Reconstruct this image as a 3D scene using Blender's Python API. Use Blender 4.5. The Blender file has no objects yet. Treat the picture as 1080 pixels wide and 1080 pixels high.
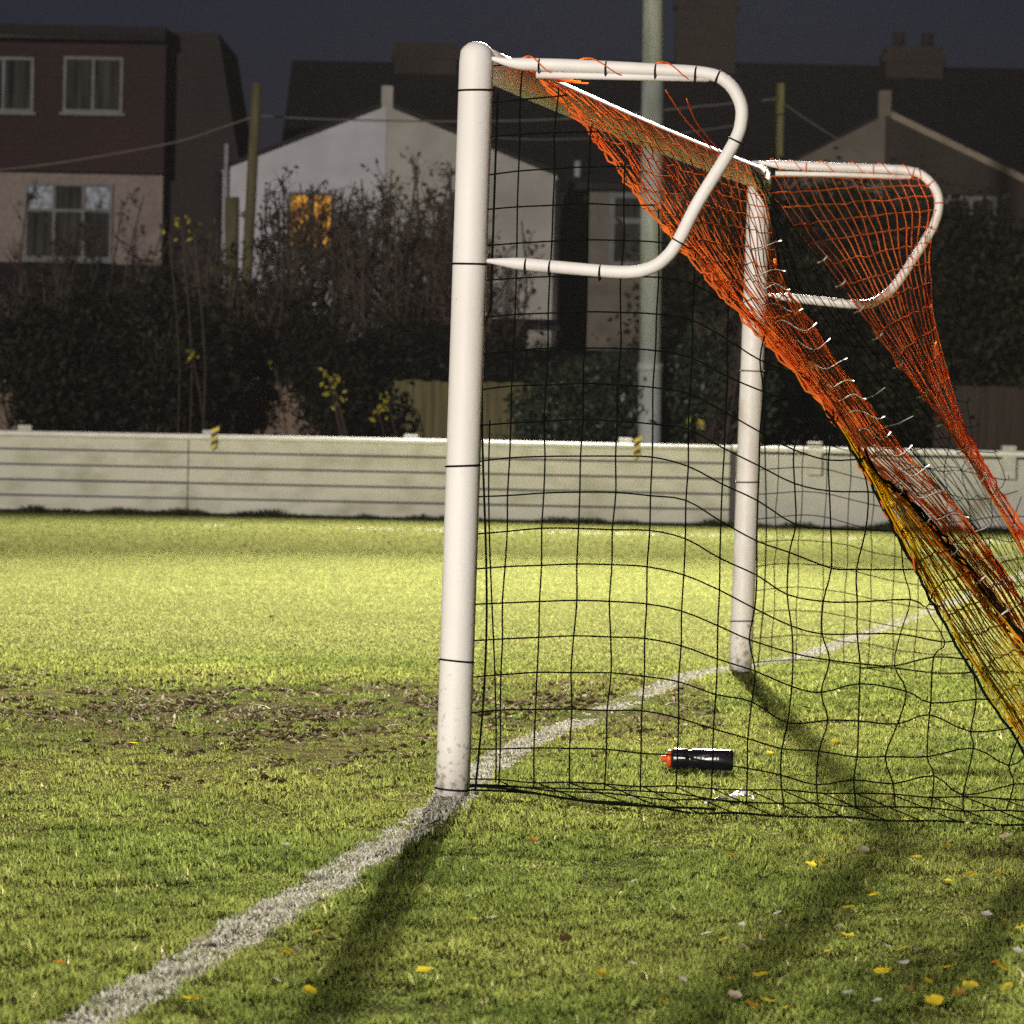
import bpy, math, random
import numpy as np
from mathutils import Vector, Matrix, noise

S = bpy.context.scene
COL = S.collection
RN = random.Random(11)
NR = np.random.default_rng(5)
rad = math.radians

# ------------------------------------------------------------------ camera
FPX, PITCH, ROLL, HC = 4662.0, rad(1.456), rad(1.2), 1.319
C0 = Vector((0, 0, HC))
FW = Vector((0, math.cos(PITCH), -math.sin(PITCH)))
R0 = Vector((1, 0, 0)); U0 = Vector((0, math.sin(PITCH), math.cos(PITCH)))
RT = R0 * math.cos(ROLL) + U0 * math.sin(ROLL)
UP = U0 * math.cos(ROLL) - R0 * math.sin(ROLL)

def ray(px, py):
    return FW + RT * ((px - 540) / FPX) - UP * ((py - 540) / FPX)
def on_ground(px, py, z=0.0):
    d = ray(px, py); return C0 + d * ((z - HC) / d.z)
def at_y(px, py, Y):
    d = ray(px, py); return C0 + d * (Y / d.y)

P1 = Vector((-0.178, 14.65, 0)); P2 = Vector((1.146, 21.85, 0))
GW = (P2 - P1).length
U = (P2 - P1) / GW
N = Vector((U.y, -U.x, 0))          # behind the goal
def at_s(px, py, s):
    """point of the cross-goal plane s metres along the goal line"""
    d = ray(px, py); o = P1 + U * s
    return C0 + d * ((o - C0).dot(U) / d.dot(U))

cam = bpy.data.cameras.new('camera'); co = bpy.data.objects.new('camera', cam); COL.objects.link(co)
co.matrix_world = Matrix(((RT.x, UP.x, -FW.x, C0.x), (RT.y, UP.y, -FW.y, C0.y), (RT.z, UP.z, -FW.z, C0.z), (0, 0, 0, 1)))
cam.sensor_fit = 'HORIZONTAL'; cam.sensor_width = 24; cam.lens = 24 * FPX / 1080
cam.clip_end = 2000; cam.clip_start = 0.1
cam.dof.use_dof = True; cam.dof.focus_distance = 14.9; cam.dof.aperture_fstop = 6.3
S.camera = co

# ------------------------------------------------------------------ helpers
def wloc(o):
    v = Vector((0, 0, 0))
    while o is not None:
        v += o.location; o = o.parent
    return v

def tag(o, label=None, cat=None, group=None, kind=None):
    if label: o['label'] = label
    if cat: o['category'] = cat
    if group: o['group'] = group
    if kind: o['kind'] = kind
    return o

def thing(name, loc, label, cat, group=None):
    o = bpy.data.objects.new(name, None); COL.objects.link(o)
    o.location = loc; o.empty_display_size = .2
    return tag(o, label, cat, group)

class MB:
    def __init__(self): self.v = []; self.f = []
    def box(self, c, s, rot=None):
        b = len(self.v); c = Vector(c)
        for x in (-.5, .5):
            for y in (-.5, .5):
                for z in (-.5, .5):
                    p = Vector((x * s[0], y * s[1], z * s[2]))
                    if rot is not None: p = rot @ p
                    self.v.append(c + p)
        for q in ((0, 1, 3, 2), (4, 6, 7, 5), (0, 4, 5, 1), (2, 3, 7, 6), (0, 2, 6, 4), (1, 5, 7, 3)):
            self.f.append(tuple(b + i for i in q))
        return self
    def bb(self, x0, x1, y0, y1, z0, z1):
        return self.box(((x0 + x1) / 2, (y0 + y1) / 2, (z0 + z1) / 2), (abs(x1 - x0), abs(y1 - y0), abs(z1 - z0)))
    def tube(self, pts, r, n=8, closed=False, caps=True):
        pts = [Vector(p) for p in pts]; m = len(pts)
        rr = r if isinstance(r, (list, tuple)) else [r] * m
        b = len(self.v); prev = None
        for i, p in enumerate(pts):
            if closed: t = pts[(i + 1) % m] - pts[i - 1]
            else: t = pts[min(i + 1, m - 1)] - pts[max(i - 1, 0)]
            if t.length < 1e-9: t = Vector((0, 0, 1))
            t.normalize()
            if prev is None:
                a = Vector((0, 0, 1)) if abs(t.z) < .9 else Vector((1, 0, 0))
                x = t.cross(a).normalized()
            else:
                x = (prev - t * prev.dot(t))
                x = x.normalized() if x.length > 1e-6 else t.orthogonal().normalized()
            prev = x; y = t.cross(x)
            for k in range(n):
                a = 2 * math.pi * k / n
                self.v.append(p + (x * math.cos(a) + y * math.sin(a)) * rr[i])
        for i in range(m if closed else m - 1):
            j = (i + 1) % m
            for k in range(n):
                k2 = (k + 1) % n
                self.f.append((b + i * n + k, b + i * n + k2, b + j * n + k2, b + j * n + k))
        if caps and not closed:
            self.f.append(tuple(b + k for k in range(n))[::-1])
            self.f.append(tuple(b + (m - 1) * n + k for k in range(n)))
        return self
    def poly(self, pts, thick=None):
        """planar outline, extruded by the vector thick"""
        b = len(self.v); m = len(pts)
        self.v += [Vector(p) for p in pts]
        self.f.append(tuple(range(b, b + m)))
        if thick is not None:
            t = Vector(thick)
            self.v += [Vector(p) + t for p in pts]
            self.f.append(tuple(range(b + 2 * m - 1, b + m - 1, -1)))
            for i in range(m):
                j = (i + 1) % m
                self.f.append((b + j, b + i, b + m + i, b + m + j))
        return self
    def build(self, name, mat, parent=None, smooth=False, org=None, bevel=0):
        o0 = wloc(parent) if parent is not None else Vector(org or (0, 0, 0))
        me = bpy.data.meshes.new(name)
        me.from_pydata([tuple(p - o0) for p in self.v], [], self.f); me.update()
        import bmesh
        bm = bmesh.new(); bm.from_mesh(me); bmesh.ops.recalc_face_normals(bm, faces=bm.faces)
        bm.to_mesh(me); bm.free()
        if smooth:
            me.polygons.foreach_set('use_smooth', [True] * len(me.polygons))
        me.materials.append(mat)
        o = bpy.data.objects.new(name, me); COL.objects.link(o)
        if parent is not None: o.parent = parent
        else: o.location = o0
        if bevel:
            m = o.modifiers.new('bevel', 'BEVEL'); m.width = bevel; m.segments = 2; m.limit_method = 'ANGLE'
        return o

def fast_mesh(name, V, T, mat, parent=None, org=None, attr=None):
    """triangle mesh from numpy arrays"""
    o0 = wloc(parent) if parent is not None else Vector(org or (0, 0, 0))
    V = (V - np.array(o0)).astype(np.float32); T = T.astype(np.int32)
    me = bpy.data.meshes.new(name)
    me.vertices.add(len(V)); me.vertices.foreach_set('co', V.ravel())
    me.loops.add(T.size); me.loops.foreach_set('vertex_index', T.ravel())
    me.polygons.add(len(T)); me.polygons.foreach_set('loop_start', np.arange(0, T.size, 3, dtype=np.int32))
    me.update(calc_edges=True)
    if attr is not None:
        a = me.attributes.new('rnd', 'FLOAT', 'POINT'); a.data.foreach_set('value', attr.astype(np.float32))
    me.materials.append(mat)
    o = bpy.data.objects.new(name, me); COL.objects.link(o)
    if parent is not None: o.parent = parent
    else: o.location = o0
    return o

# ------------------------------------------------------------------ materials
def nodes(name):
    m = bpy.data.materials.new(name); m.use_nodes = True
    nt = m.node_tree; nt.nodes.clear()
    out = nt.nodes.new('ShaderNodeOutputMaterial')
    return m, nt, out

def mixrgb(nt, fac, a, b):
    n = nt.nodes.new('ShaderNodeMix'); n.data_type = 'RGBA'
    for sock, val in ((n.inputs[0], fac), (n.inputs[6], a), (n.inputs[7], b)):
        if hasattr(val, 'is_linked'): nt.links.new(val, sock)
        elif isinstance(val, (tuple, list)): sock.default_value = (*val, 1)
        else: sock.default_value = val
    return n.outputs[2]

def noise_fac(nt, vec, scale, lo=.35, hi=.65, detail=5, stretch=None):
    if stretch:
        mp = nt.nodes.new('ShaderNodeMapping'); mp.inputs['Scale'].default_value = stretch
        nt.links.new(vec, mp.inputs[0]); vec = mp.outputs[0]
    t = nt.nodes.new('ShaderNodeTexNoise'); t.inputs['Scale'].default_value = scale; t.inputs['Detail'].default_value = detail
    nt.links.new(vec, t.inputs['Vector'])
    r = nt.nodes.new('ShaderNodeMapRange'); r.inputs[1].default_value = lo; r.inputs[2].default_value = hi
    nt.links.new(t.outputs['Fac'], r.inputs[0])
    return r.outputs[0], t.outputs['Fac']

def mat(name, c1, c2=None, scale=4, rough=.7, bump=0, bscale=40, c3=None, s3=1.2, lo3=.55, hi3=.7, stretch=None, metallic=0, spec=.4, trans=0):
    m, nt, out = nodes(name)
    b = nt.nodes.new('ShaderNodeBsdfPrincipled')
    b.inputs['Roughness'].default_value = rough; b.inputs['Metallic'].default_value = metallic
    b.inputs['Specular IOR Level'].default_value = spec
    tc = nt.nodes.new('ShaderNodeTexCoord').outputs['Object']
    c2 = c2 or tuple(x * .75 for x in c1)
    f, _ = noise_fac(nt, tc, scale, stretch=stretch)
    col = mixrgb(nt, f, c1, c2)
    if c3:
        f3, _ = noise_fac(nt, tc, s3, lo3, hi3, detail=8, stretch=stretch)
        col = mixrgb(nt, f3, col, c3)
    nt.links.new(col, b.inputs['Base Color'])
    if bump:
        _, raw = noise_fac(nt, tc, bscale)
        bp = nt.nodes.new('ShaderNodeBump'); bp.inputs['Strength'].default_value = bump; bp.inputs['Distance'].default_value = .02
        nt.links.new(raw, bp.inputs['Height']); nt.links.new(bp.outputs[0], b.inputs['Normal'])
    sh = b.outputs[0]
    if trans:
        t = nt.nodes.new('ShaderNodeBsdfTranslucent'); nt.links.new(col, t.inputs[0])
        mx = nt.nodes.new('ShaderNodeMixShader'); mx.inputs[0].default_value = trans
        nt.links.new(sh, mx.inputs[1]); nt.links.new(t.outputs[0], mx.inputs[2]); sh = mx.outputs[0]
    nt.links.new(sh, out.inputs[0])
    return m

def brick_mat(name, c1, c2, mortar, bw=.225, bh=.075, rough=.85):
    m, nt, out = nodes(name)
    b = nt.nodes.new('ShaderNodeBsdfPrincipled'); b.inputs['Roughness'].default_value = rough
    tc = nt.nodes.new('ShaderNodeTexCoord').outputs['Object']
    mp = nt.nodes.new('ShaderNodeMapping'); mp.inputs['Rotation'].default_value = (rad(90), 0, 0)
    nt.links.new(tc, mp.inputs[0])
    t = nt.nodes.new('ShaderNodeTexBrick')
    t.inputs['Scale'].default_value = 1; t.inputs['Brick Width'].default_value = bw; t.inputs['Row Height'].default_value = bh
    t.inputs['Mortar Size'].default_value = .008
    t.inputs['Color1'].default_value = (*c1, 1); t.inputs['Color2'].default_value = (*c2, 1); t.inputs['Mortar'].default_value = (*mortar, 1)
    nt.links.new(mp.outputs[0], t.inputs[0])
    f, _ = noise_fac(nt, tc, .8, .3, .75)
    col = mixrgb(nt, f, t.outputs['Color'], tuple(x * .55 for x in c2))
    nt.links.new(col, b.inputs['Base Color']); nt.links.new(b.outputs[0], out.inputs[0])
    return m

def glow_mat(name, c, e):
    m, nt, out = nodes(name)
    b = nt.nodes.new('ShaderNodeEmission'); tc = nt.nodes.new('ShaderNodeTexCoord').outputs['Object']
    f, _ = noise_fac(nt, tc, 1.5)
    nt.links.new(mixrgb(nt, f, c, tuple(x * .5 for x in c)), b.inputs[0]); b.inputs[1].default_value = e
    nt.links.new(b.outputs[0], out.inputs[0]); return m

def leaf_mat(name, c1, c2, c3, trans=.25, rough=.6, spec=.12):
    """colour from the per-leaf random attribute"""
    m, nt, out = nodes(name)
    at = nt.nodes.new('ShaderNodeAttribute'); at.attribute_name = 'rnd'
    r = nt.nodes.new('ShaderNodeValToRGB')
    r.color_ramp.elements[0].color = (*c1, 1); r.color_ramp.elements[1].color = (*c3, 1)
    e = r.color_ramp.elements.new(.55); e.color = (*c2, 1)
    nt.links.new(at.outputs['Fac'], r.inputs[0])
    b = nt.nodes.new('ShaderNodeBsdfPrincipled'); b.inputs['Roughness'].default_value = rough
    b.inputs['Specular IOR Level'].default_value = spec
    nt.links.new(r.outputs[0], b.inputs['Base Color'])
    t = nt.nodes.new('ShaderNodeBsdfTranslucent'); nt.links.new(r.outputs[0], t.inputs[0])
    mx = nt.nodes.new('ShaderNodeMixShader'); mx.inputs[0].default_value = trans
    nt.links.new(b.outputs[0], mx.inputs[1]); nt.links.new(t.outputs[0], mx.inputs[2]); nt.links.new(mx.outputs[0], out.inputs[0])
    return m

M = {}
M['white_paint'] = mat('white_paint', (.78, .75, .71), (.70, .66, .62), 6, .55, .05, 60, c3=(.6, .52, .46), s3=5, lo3=.66, hi3=.82, stretch=(1, 1, .25), spec=.25)
M['old_paint'] = mat('old_white_paint', (.74, .71, .67), (.64, .60, .55), 9, .5, .06, 60, c3=(.46, .38, .32), s3=7, lo3=.60, hi3=.75, stretch=(1, 1, .4))
M['black_cord'] = mat('black_green_cord', (.003, .005, .003), (.006, .009, .005), 30, 1, spec=0)
M['amber_cord'] = mat('amber_cord', (.85, .50, .015), (.82, .60, .02), 6, 1, trans=.55, spec=0)
M['orange_cord'] = mat('orange_cord', (.76, .20, .035), (.58, .105, .018), 3, 1, trans=.22, spec=0)
M['white_cord'] = mat('white_cord', (.75, .72, .66), (.6, .56, .5), 20, 1, spec=0)
M['strap'] = mat('black_strap', (.012, .012, .014), None, 20, .9, spec=.05)
M['line_paint'] = mat('line_paint', (.40, .385, .33), (.24, .23, .16), 7, .9)
M['board'] = mat('pale_board_paint', (.57, .55, .455), (.51, .49, .405), 1.2, .7, .1, 30, c3=(.36, .345, .25), s3=3.2, lo3=.46, hi3=.74, stretch=(.8, 1, 1.3))
M['concrete'] = mat('pale_painted_concrete', (.52, .50, .44), (.44, .43, .37), 2, .85, .25, 30, c3=(.26, .23, .12), s3=1.7, lo3=.60, hi3=.75)
M['rail'] = mat('white_rail_paint', (.78, .76, .70), (.66, .64, .58), 5, .5)
M['post_block'] = mat('weathered_block', (.55, .53, .47), (.44, .42, .37), 8, .8)
M['yellow'] = mat('yellow_tape', (.68, .50, .03), None, 9, .5)
M['black'] = mat('black_tape', (.01, .01, .01), None, 9, .5)
M['mast'] = mat('galvanised_mast', (.36, .37, .35), (.28, .30, .27), 3, .6, .1, 20, c3=(.18, .2, .14), s3=1.5, lo3=.5, hi3=.7, stretch=(2, 2, .5))
M['timber_pole'] = mat('green_timber', (.10, .085, .035), (.06, .05, .022), 4, .85, .3, 30, stretch=(6, 6, .6))
M['timber_pale'] = mat('lichen_timber', (.24, .23, .08), (.15, .14, .05), 4, .85, .3, 30, stretch=(6, 6, .6))
M['fence_green'] = mat('mossy_fence', (.135, .115, .042), (.07, .06, .026), 3, .9, .2, 20, c3=(.12, .085, .058), s3=2.2, stretch=(7, 7, .35))
M['fence_pink'] = mat('grey_brown_fence', (.22, .15, .11), (.13, .09, .065), 3, .9, .2, 20, stretch=(7, 7, .35))
M['fence_dark'] = mat('dark_fence', (.045, .032, .02), (.025, .018, .012), 3, .9, .2, 20, stretch=(7, 7, .35))
M['tile_hung'] = brick_mat('tile_hanging', (.038, .010, .009), (.026, .008, .008), (.010, .005, .005), .17, .11)
M['pebbledash'] = mat('pebbledash', (.27, .215, .19), (.20, .16, .14), 14, .95, .4, 50, c3=(.12, .09, .075), s3=.9, lo3=.5, hi3=.75)
M['brick'] = brick_mat('dark_brick', (.026, .014, .011), (.017, .010, .008), (.028, .024, .021))
M['brick_brown'] = brick_mat('brown_brick', (.045, .027, .015), (.032, .02, .012), (.05, .045, .036))
M['slate'] = brick_mat('roof_slate', (.009, .006, .006), (.006, .005, .005), (.003, .003, .003), .3, .2)
M['render_white'] = mat('white_render', (.50, .49, .51), (.43, .42, .44), 3, .9, .1, 30, c3=(.33, .31, .32), s3=.6, lo3=.5, hi3=.8)
M['render_cream'] = mat('cream_render', (.40, .38, .335), (.345, .325, .285), 3, .9, .1, 30, c3=(.26, .23, .19), s3=.6, lo3=.5, hi3=.8)
M['render_drab'] = mat('drab_render', (.17, .145, .11), (.13, .11, .085), 3, .9, .1, 30, c3=(.12, .1, .08), s3=.8, lo3=.5, hi3=.75)
M['verge'] = mat('pale_verge', (.30, .24, .17), None, 5, .8)
M['upvc'] = mat('white_window_frame', (.20, .195, .19), (.15, .145, .14), 5, .8, spec=.05)
M['glass'] = mat('dark_glass', (.012, .012, .012), (.06, .056, .05), 7, .03, spec=.12, stretch=(1.6, 1, .10))
M['pane_glare'] = mat('painted_pane_reflection', (.30, .33, .40), (.02, .02, .03), 11, .5)  # pale reflection with dark mottling, painted into the upper panes
M['pipe'] = mat('dark_pipe', (.03, .027, .026), None, 5, .5)
M['pipe_white'] = mat('grey_white_pipe', (.34, .33, .33), None, 5, .5)
M['cable'] = mat('overhead_cable', (.12, .10, .085), None, 5, .6)
M['bark'] = mat('bark', (.06, .04, .03), (.035, .025, .02), 12, .9)
M['twig'] = mat('twig', (.075, .05, .04), (.045, .03, .025), 12, .85)
M['bottle'] = mat('glossy_black_plastic', (.008, .008, .012), None, 5, .22, spec=.6)
M['cap'] = mat('orange_red_cap', (.75, .10, .02), None, 5, .35)
M['print'] = mat('white_print', (.75, .73, .68), None, 5, .5)
M['paper'] = mat('pale_paper', (.66, .55, .47), (.5, .4, .34), 30, .8)
M['lampglass'] = glow_mat('lit_lamp_glass', (1, .95, .85), 8)
M['litwin'] = glow_mat('lit_window', (1, .45, .05), .85)
for n_ in M['litwin'].node_tree.nodes:
    if n_.type == 'TEX_NOISE': n_.inputs['Scale'].default_value = 5
    if n_.type == 'MIX': n_.inputs[7].default_value = (.16, .055, .008, 1)
M['leaf_yellow'] = mat('yellow_leaf', (.60, .47, .03), (.50, .36, .03), 25, 1, trans=.25, spec=0)
M['leaf_pale'] = mat('pale_dry_leaf', (.46, .39, .27), (.34, .28, .18), 25, 1, trans=.2, spec=0)
M['leaf_white'] = mat('silvery_leaf', (.62, .59, .53), (.46, .43, .37), 25, 1, trans=.1, spec=0)
M['leaf_brown'] = mat('brown_leaf', (.09, .045, .02), (.05, .028, .015), 25, 1, spec=0)
M['leaf_orange'] = mat('orange_leaf', (.5, .2, .02), (.3, .12, .02), 25, 1, trans=.2, spec=0)
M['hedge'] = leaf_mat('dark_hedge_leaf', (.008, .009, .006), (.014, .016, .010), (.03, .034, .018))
M['hedge_ivy'] = leaf_mat('ivy_leaf', (.015, .022, .012), (.035, .05, .026), (.09, .11, .075), rough=.35, spec=.4)
M['shrub_brown'] = leaf_mat('brown_shrub_leaf', (.038, .028, .017), (.058, .048, .026), (.09, .085, .04))
M['shrub_red'] = leaf_mat('red_shrub_leaf', (.05, .022, .018), (.085, .035, .03), (.09, .06, .035))
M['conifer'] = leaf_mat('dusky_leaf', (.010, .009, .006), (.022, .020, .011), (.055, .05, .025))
M['yellow_foliage'] = leaf_mat('yellow_foliage', (.28, .26, .02), (.42, .38, .03), (.5, .4, .05))

# grass / soil share zone masks computed from world position
def zone_nodes(nt, vec):
    sep = nt.nodes.new('ShaderNodeSeparateXYZ'); nt.links.new(vec, sep.inputs[0])
    def mr(sock, a, b):
        r = nt.nodes.new('ShaderNodeMapRange'); r.inputs[1].default_value = a; r.inputs[2].default_value = b
        r.interpolation_type = 'SMOOTHSTEP'; nt.links.new(sock, r.inputs[0]); return r.outputs[0]
    t = nt.nodes.new('ShaderNodeTexNoise'); t.inputs['Scale'].default_value = 1.1; t.inputs['Detail'].default_value = 4
    nt.links.new(vec, t.inputs['Vector'])
    ad = nt.nodes.new('ShaderNodeMath'); ad.operation = 'MULTIPLY_ADD'; ad.inputs[1].default_value = 3.0
    nt.links.new(t.outputs['Fac'], ad.inputs[0]); nt.links.new(sep.outputs[1], ad.inputs[2])
    return mr(ad.outputs[0], 22.6, 25.2), sep

def turf_mat(name, blade):
    m, nt, out = nodes(name)
    g = nt.nodes.new('ShaderNodeNewGeometry').outputs['Position']
    smooth, sep = zone_nodes(nt, g)
    f1, _ = noise_fac(nt, g, 2.6, .36, .66, 6)
    f2, _ = noise_fac(nt, g, .45, .4, .65, 3)
    k = 1.0 if blade else .45
    rough_c = mixrgb(nt, f1, (.110 * k, .132 * k, .029 * k), (.055 * k, .074 * k, .016 * k))
    rough_c = mixrgb(nt, f2, rough_c, (.128 * k, .138 * k, .033 * k))
    sm_c = mixrgb(nt, f1, (.120 * k, .124 * k, .040 * k), (.104 * k, .112 * k, .034 * k))
    col = mixrgb(nt, smooth, rough_c, sm_c)
    if blade:
        at = nt.nodes.new('ShaderNodeAttribute'); at.attribute_name = 'rnd'
        hv = nt.nodes.new('ShaderNodeHueSaturation'); nt.links.new(col, hv.inputs['Color'])
        mr = nt.nodes.new('ShaderNodeMapRange'); mr.inputs[3].default_value = .6; mr.inputs[4].default_value = 1.45
        nt.links.new(at.outputs['Fac'], mr.inputs[0]); nt.links.new(mr.outputs[0], hv.inputs['Value'])
        col = hv.outputs[0]
        gt = nt.nodes.new('ShaderNodeMapRange'); gt.inputs[1].default_value = .985; gt.inputs[2].default_value = .998
        nt.links.new(at.outputs['Fac'], gt.inputs[0])
        col = mixrgb(nt, gt.outputs[0], col, (.34, .29, .15))
    b = nt.nodes.new('ShaderNodeBsdfPrincipled'); b.inputs['Roughness'].default_value = .55 if blade else .95
    b.inputs['Specular IOR Level'].default_value = 0
    nt.links.new(col, b.inputs['Base Color'])
    sh = b.outputs[0]
    if blade:
        t = nt.nodes.new('ShaderNodeBsdfTranslucent'); nt.links.new(col, t.inputs[0])
        mx = nt.nodes.new('ShaderNodeMixShader'); mx.inputs[0].default_value = .4
        nt.links.new(sh, mx.inputs[1]); nt.links.new(t.outputs[0], mx.inputs[2]); sh = mx.outputs[0]
    else:
        # mud: bare worn earth around the goal mouth
        fm, raw = noise_fac(nt, g, 9, .4, .62, 8)
        col2 = mixrgb(nt, fm, (.028, .021, .012), (.075, .058, .03))
        mud = nt.nodes.new('ShaderNodeMath'); mud.operation = 'SUBTRACT'; mud.inputs[0].default_value = .75
        nt.links.new(smooth, mud.inputs[1])
        c = mixrgb(nt, mud.outputs[0], col, col2); nt.links.new(c, b.inputs['Base Color'])
        bp = nt.nodes.new('ShaderNodeBump'); bp.inputs['Strength'].default_value = .6; bp.inputs['Distance'].default_value = .03
        nt.links.new(raw, bp.inputs['Height']); nt.links.new(bp.outputs[0], b.inputs['Normal'])
    nt.links.new(sh, out.inputs[0])
    return m
M['turf'] = turf_mat('turf_soil', False)
M['blade'] = turf_mat('grass_blades', True)
M['painted_blade'] = leaf_mat('painted_blades', (.17, .17, .10), (.42, .40, .335), (.52, .50, .43), .1, 1, spec=0)
M['straw'] = leaf_mat('dry_straw', (.06, .042, .02), (.15, .115, .06), (.60, .53, .40), .05, 1, spec=0)
M['mud'] = leaf_mat('crumbled_mud', (.030, .023, .013), (.075, .058, .030), (.28, .23, .15), 0, 1, spec=0)
M['weed'] = leaf_mat('weeds', (.018, .022, .010), (.035, .045, .016), (.07, .08, .03), .25)

# ------------------------------------------------------------------ value noise
def vnoise(x, y, seed=0):
    xi = np.floor(x).astype(np.int64); yi = np.floor(y).astype(np.int64)
    xf = x - xi; yf = y - yi
    def h(a, b):
        n = (a * 374761393 + b * 668265263 + seed * 1442695041) & 0xffffffff
        n = ((n ^ (n >> 13)) * 1274126177) & 0xffffffff
        return ((n ^ (n >> 16)) & 0xffff) / 65535.0
    u = xf * xf * (3 - 2 * xf); v = yf * yf * (3 - 2 * yf)
    return (h(xi, yi) * (1 - u) + h(xi + 1, yi) * u) * (1 - v) + (h(xi, yi + 1) * (1 - u) + h(xi + 1, yi + 1) * u) * v
def fbm(x, y, seed=0):
    return .5 * vnoise(x, y, seed) + .3 * vnoise(x * 2.1, y * 2.1, seed + 1) + .2 * vnoise(x * 4.3, y * 4.3, seed + 2)

# ------------------------------------------------------------------ ground
g = MB()
g.poly([(-90, -85, 0), (90, -85, 0), (90, 150, 0), (-90, 150, 0)])
tag(g.build('ground', M['turf']), 'green football pitch ground', 'ground', kind='structure')

NXY = np.array((N.x, N.y)); P1a = np.array((P1.x, P1.y))
LPTS = sorted([tuple(on_ground(px, py))[:2] for px, py in ((40, 1112), (100, 1077), (200, 1019), (340, 934), (430, 878), (474, 846), (509, 813), (550, 786), (640, 750), (693, 727), (733, 712), (845, 694), (985, 643), (1080, 606), (1180, 568))], key=lambda q: q[1])
LX = [q[0] for q in LPTS]; LY = [q[1] for q in LPTS]
def line_perp(x, y): return (x - np.interp(y, LY, LX)) * .985
YW = on_ground(540, 551).y

def blades(x, y, h, w, rnd, lean=.75, seg=True):
    n = len(x)
    a = NR.uniform(0, 2 * np.pi, n); dx, dy = np.cos(a), np.sin(a)
    ln = h * NR.uniform(.1, lean * 2, n); b = a + NR.uniform(-1, 1, n) + np.pi / 2
    lx, ly = np.cos(b) * ln, np.sin(b) * ln
    if seg:
        V = np.empty((n, 5, 3), np.float32)
        V[:, 0] = np.stack((x - dx * w, y - dy * w, 0 * x - .004), 1); V[:, 1] = np.stack((x + dx * w, y + dy * w, 0 * x - .004), 1)
        mx, my, mz = x + lx * .35, y + ly * .35, h * .62
        V[:, 2] = np.stack((mx - dx * w * .8, my - dy * w * .8, mz), 1); V[:, 3] = np.stack((mx + dx * w * .8, my + dy * w * .8, mz), 1)
        V[:, 4] = np.stack((x + lx, y + ly, h * .96), 1)
        base = (np.arange(n) * 5)[:, None, None]
        T = (np.array([[0, 1, 3], [0, 3, 2], [2, 3, 4]])[None] + base).reshape(-1, 3)
        return V.reshape(-1, 3), T, np.repeat(rnd, 5)
    V = np.empty((n, 3, 3), np.float32)
    V[:, 0] = np.stack((x - dx * w, y - dy * w, 0 * x - .004), 1); V[:, 1] = np.stack((x + dx * w, y + dy * w, 0 * x - .004), 1)
    V[:, 2] = np.stack((x + lx, y + ly, h), 1)
    return V.reshape(-1, 3), np.arange(n * 3).reshape(-1, 3), np.repeat(rnd, 3)

def scatter(y0, y1, dens):
    hw = lambda y: y * .121 + .35
    area = (hw(y0) + hw(y1)) * (y1 - y0); n = int(area * dens)
    y = np.sqrt(NR.uniform(0, 1, n) * (hw(y1) ** 2 - hw(y0) ** 2) + hw(y0) ** 2); y = (y - .35) / .121
    x = NR.uniform(-1, 1, n) * hw(y)
    return x, y

def mudness(x, y):
    """bare strip across the goal mouth, left of the goal line, and scuffs round the near post"""
    m = np.exp(-((y - 19.0 - .4 * np.sin(x * 1.1)) / 1.9) ** 2) * (x < .9) * 1.0
    m2 = .8 * np.exp(-(((y - 16.3) / 1.7) ** 2 + ((x + .95) / 1.0) ** 2))
    return np.clip(m + m2, 0, 1)

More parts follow.
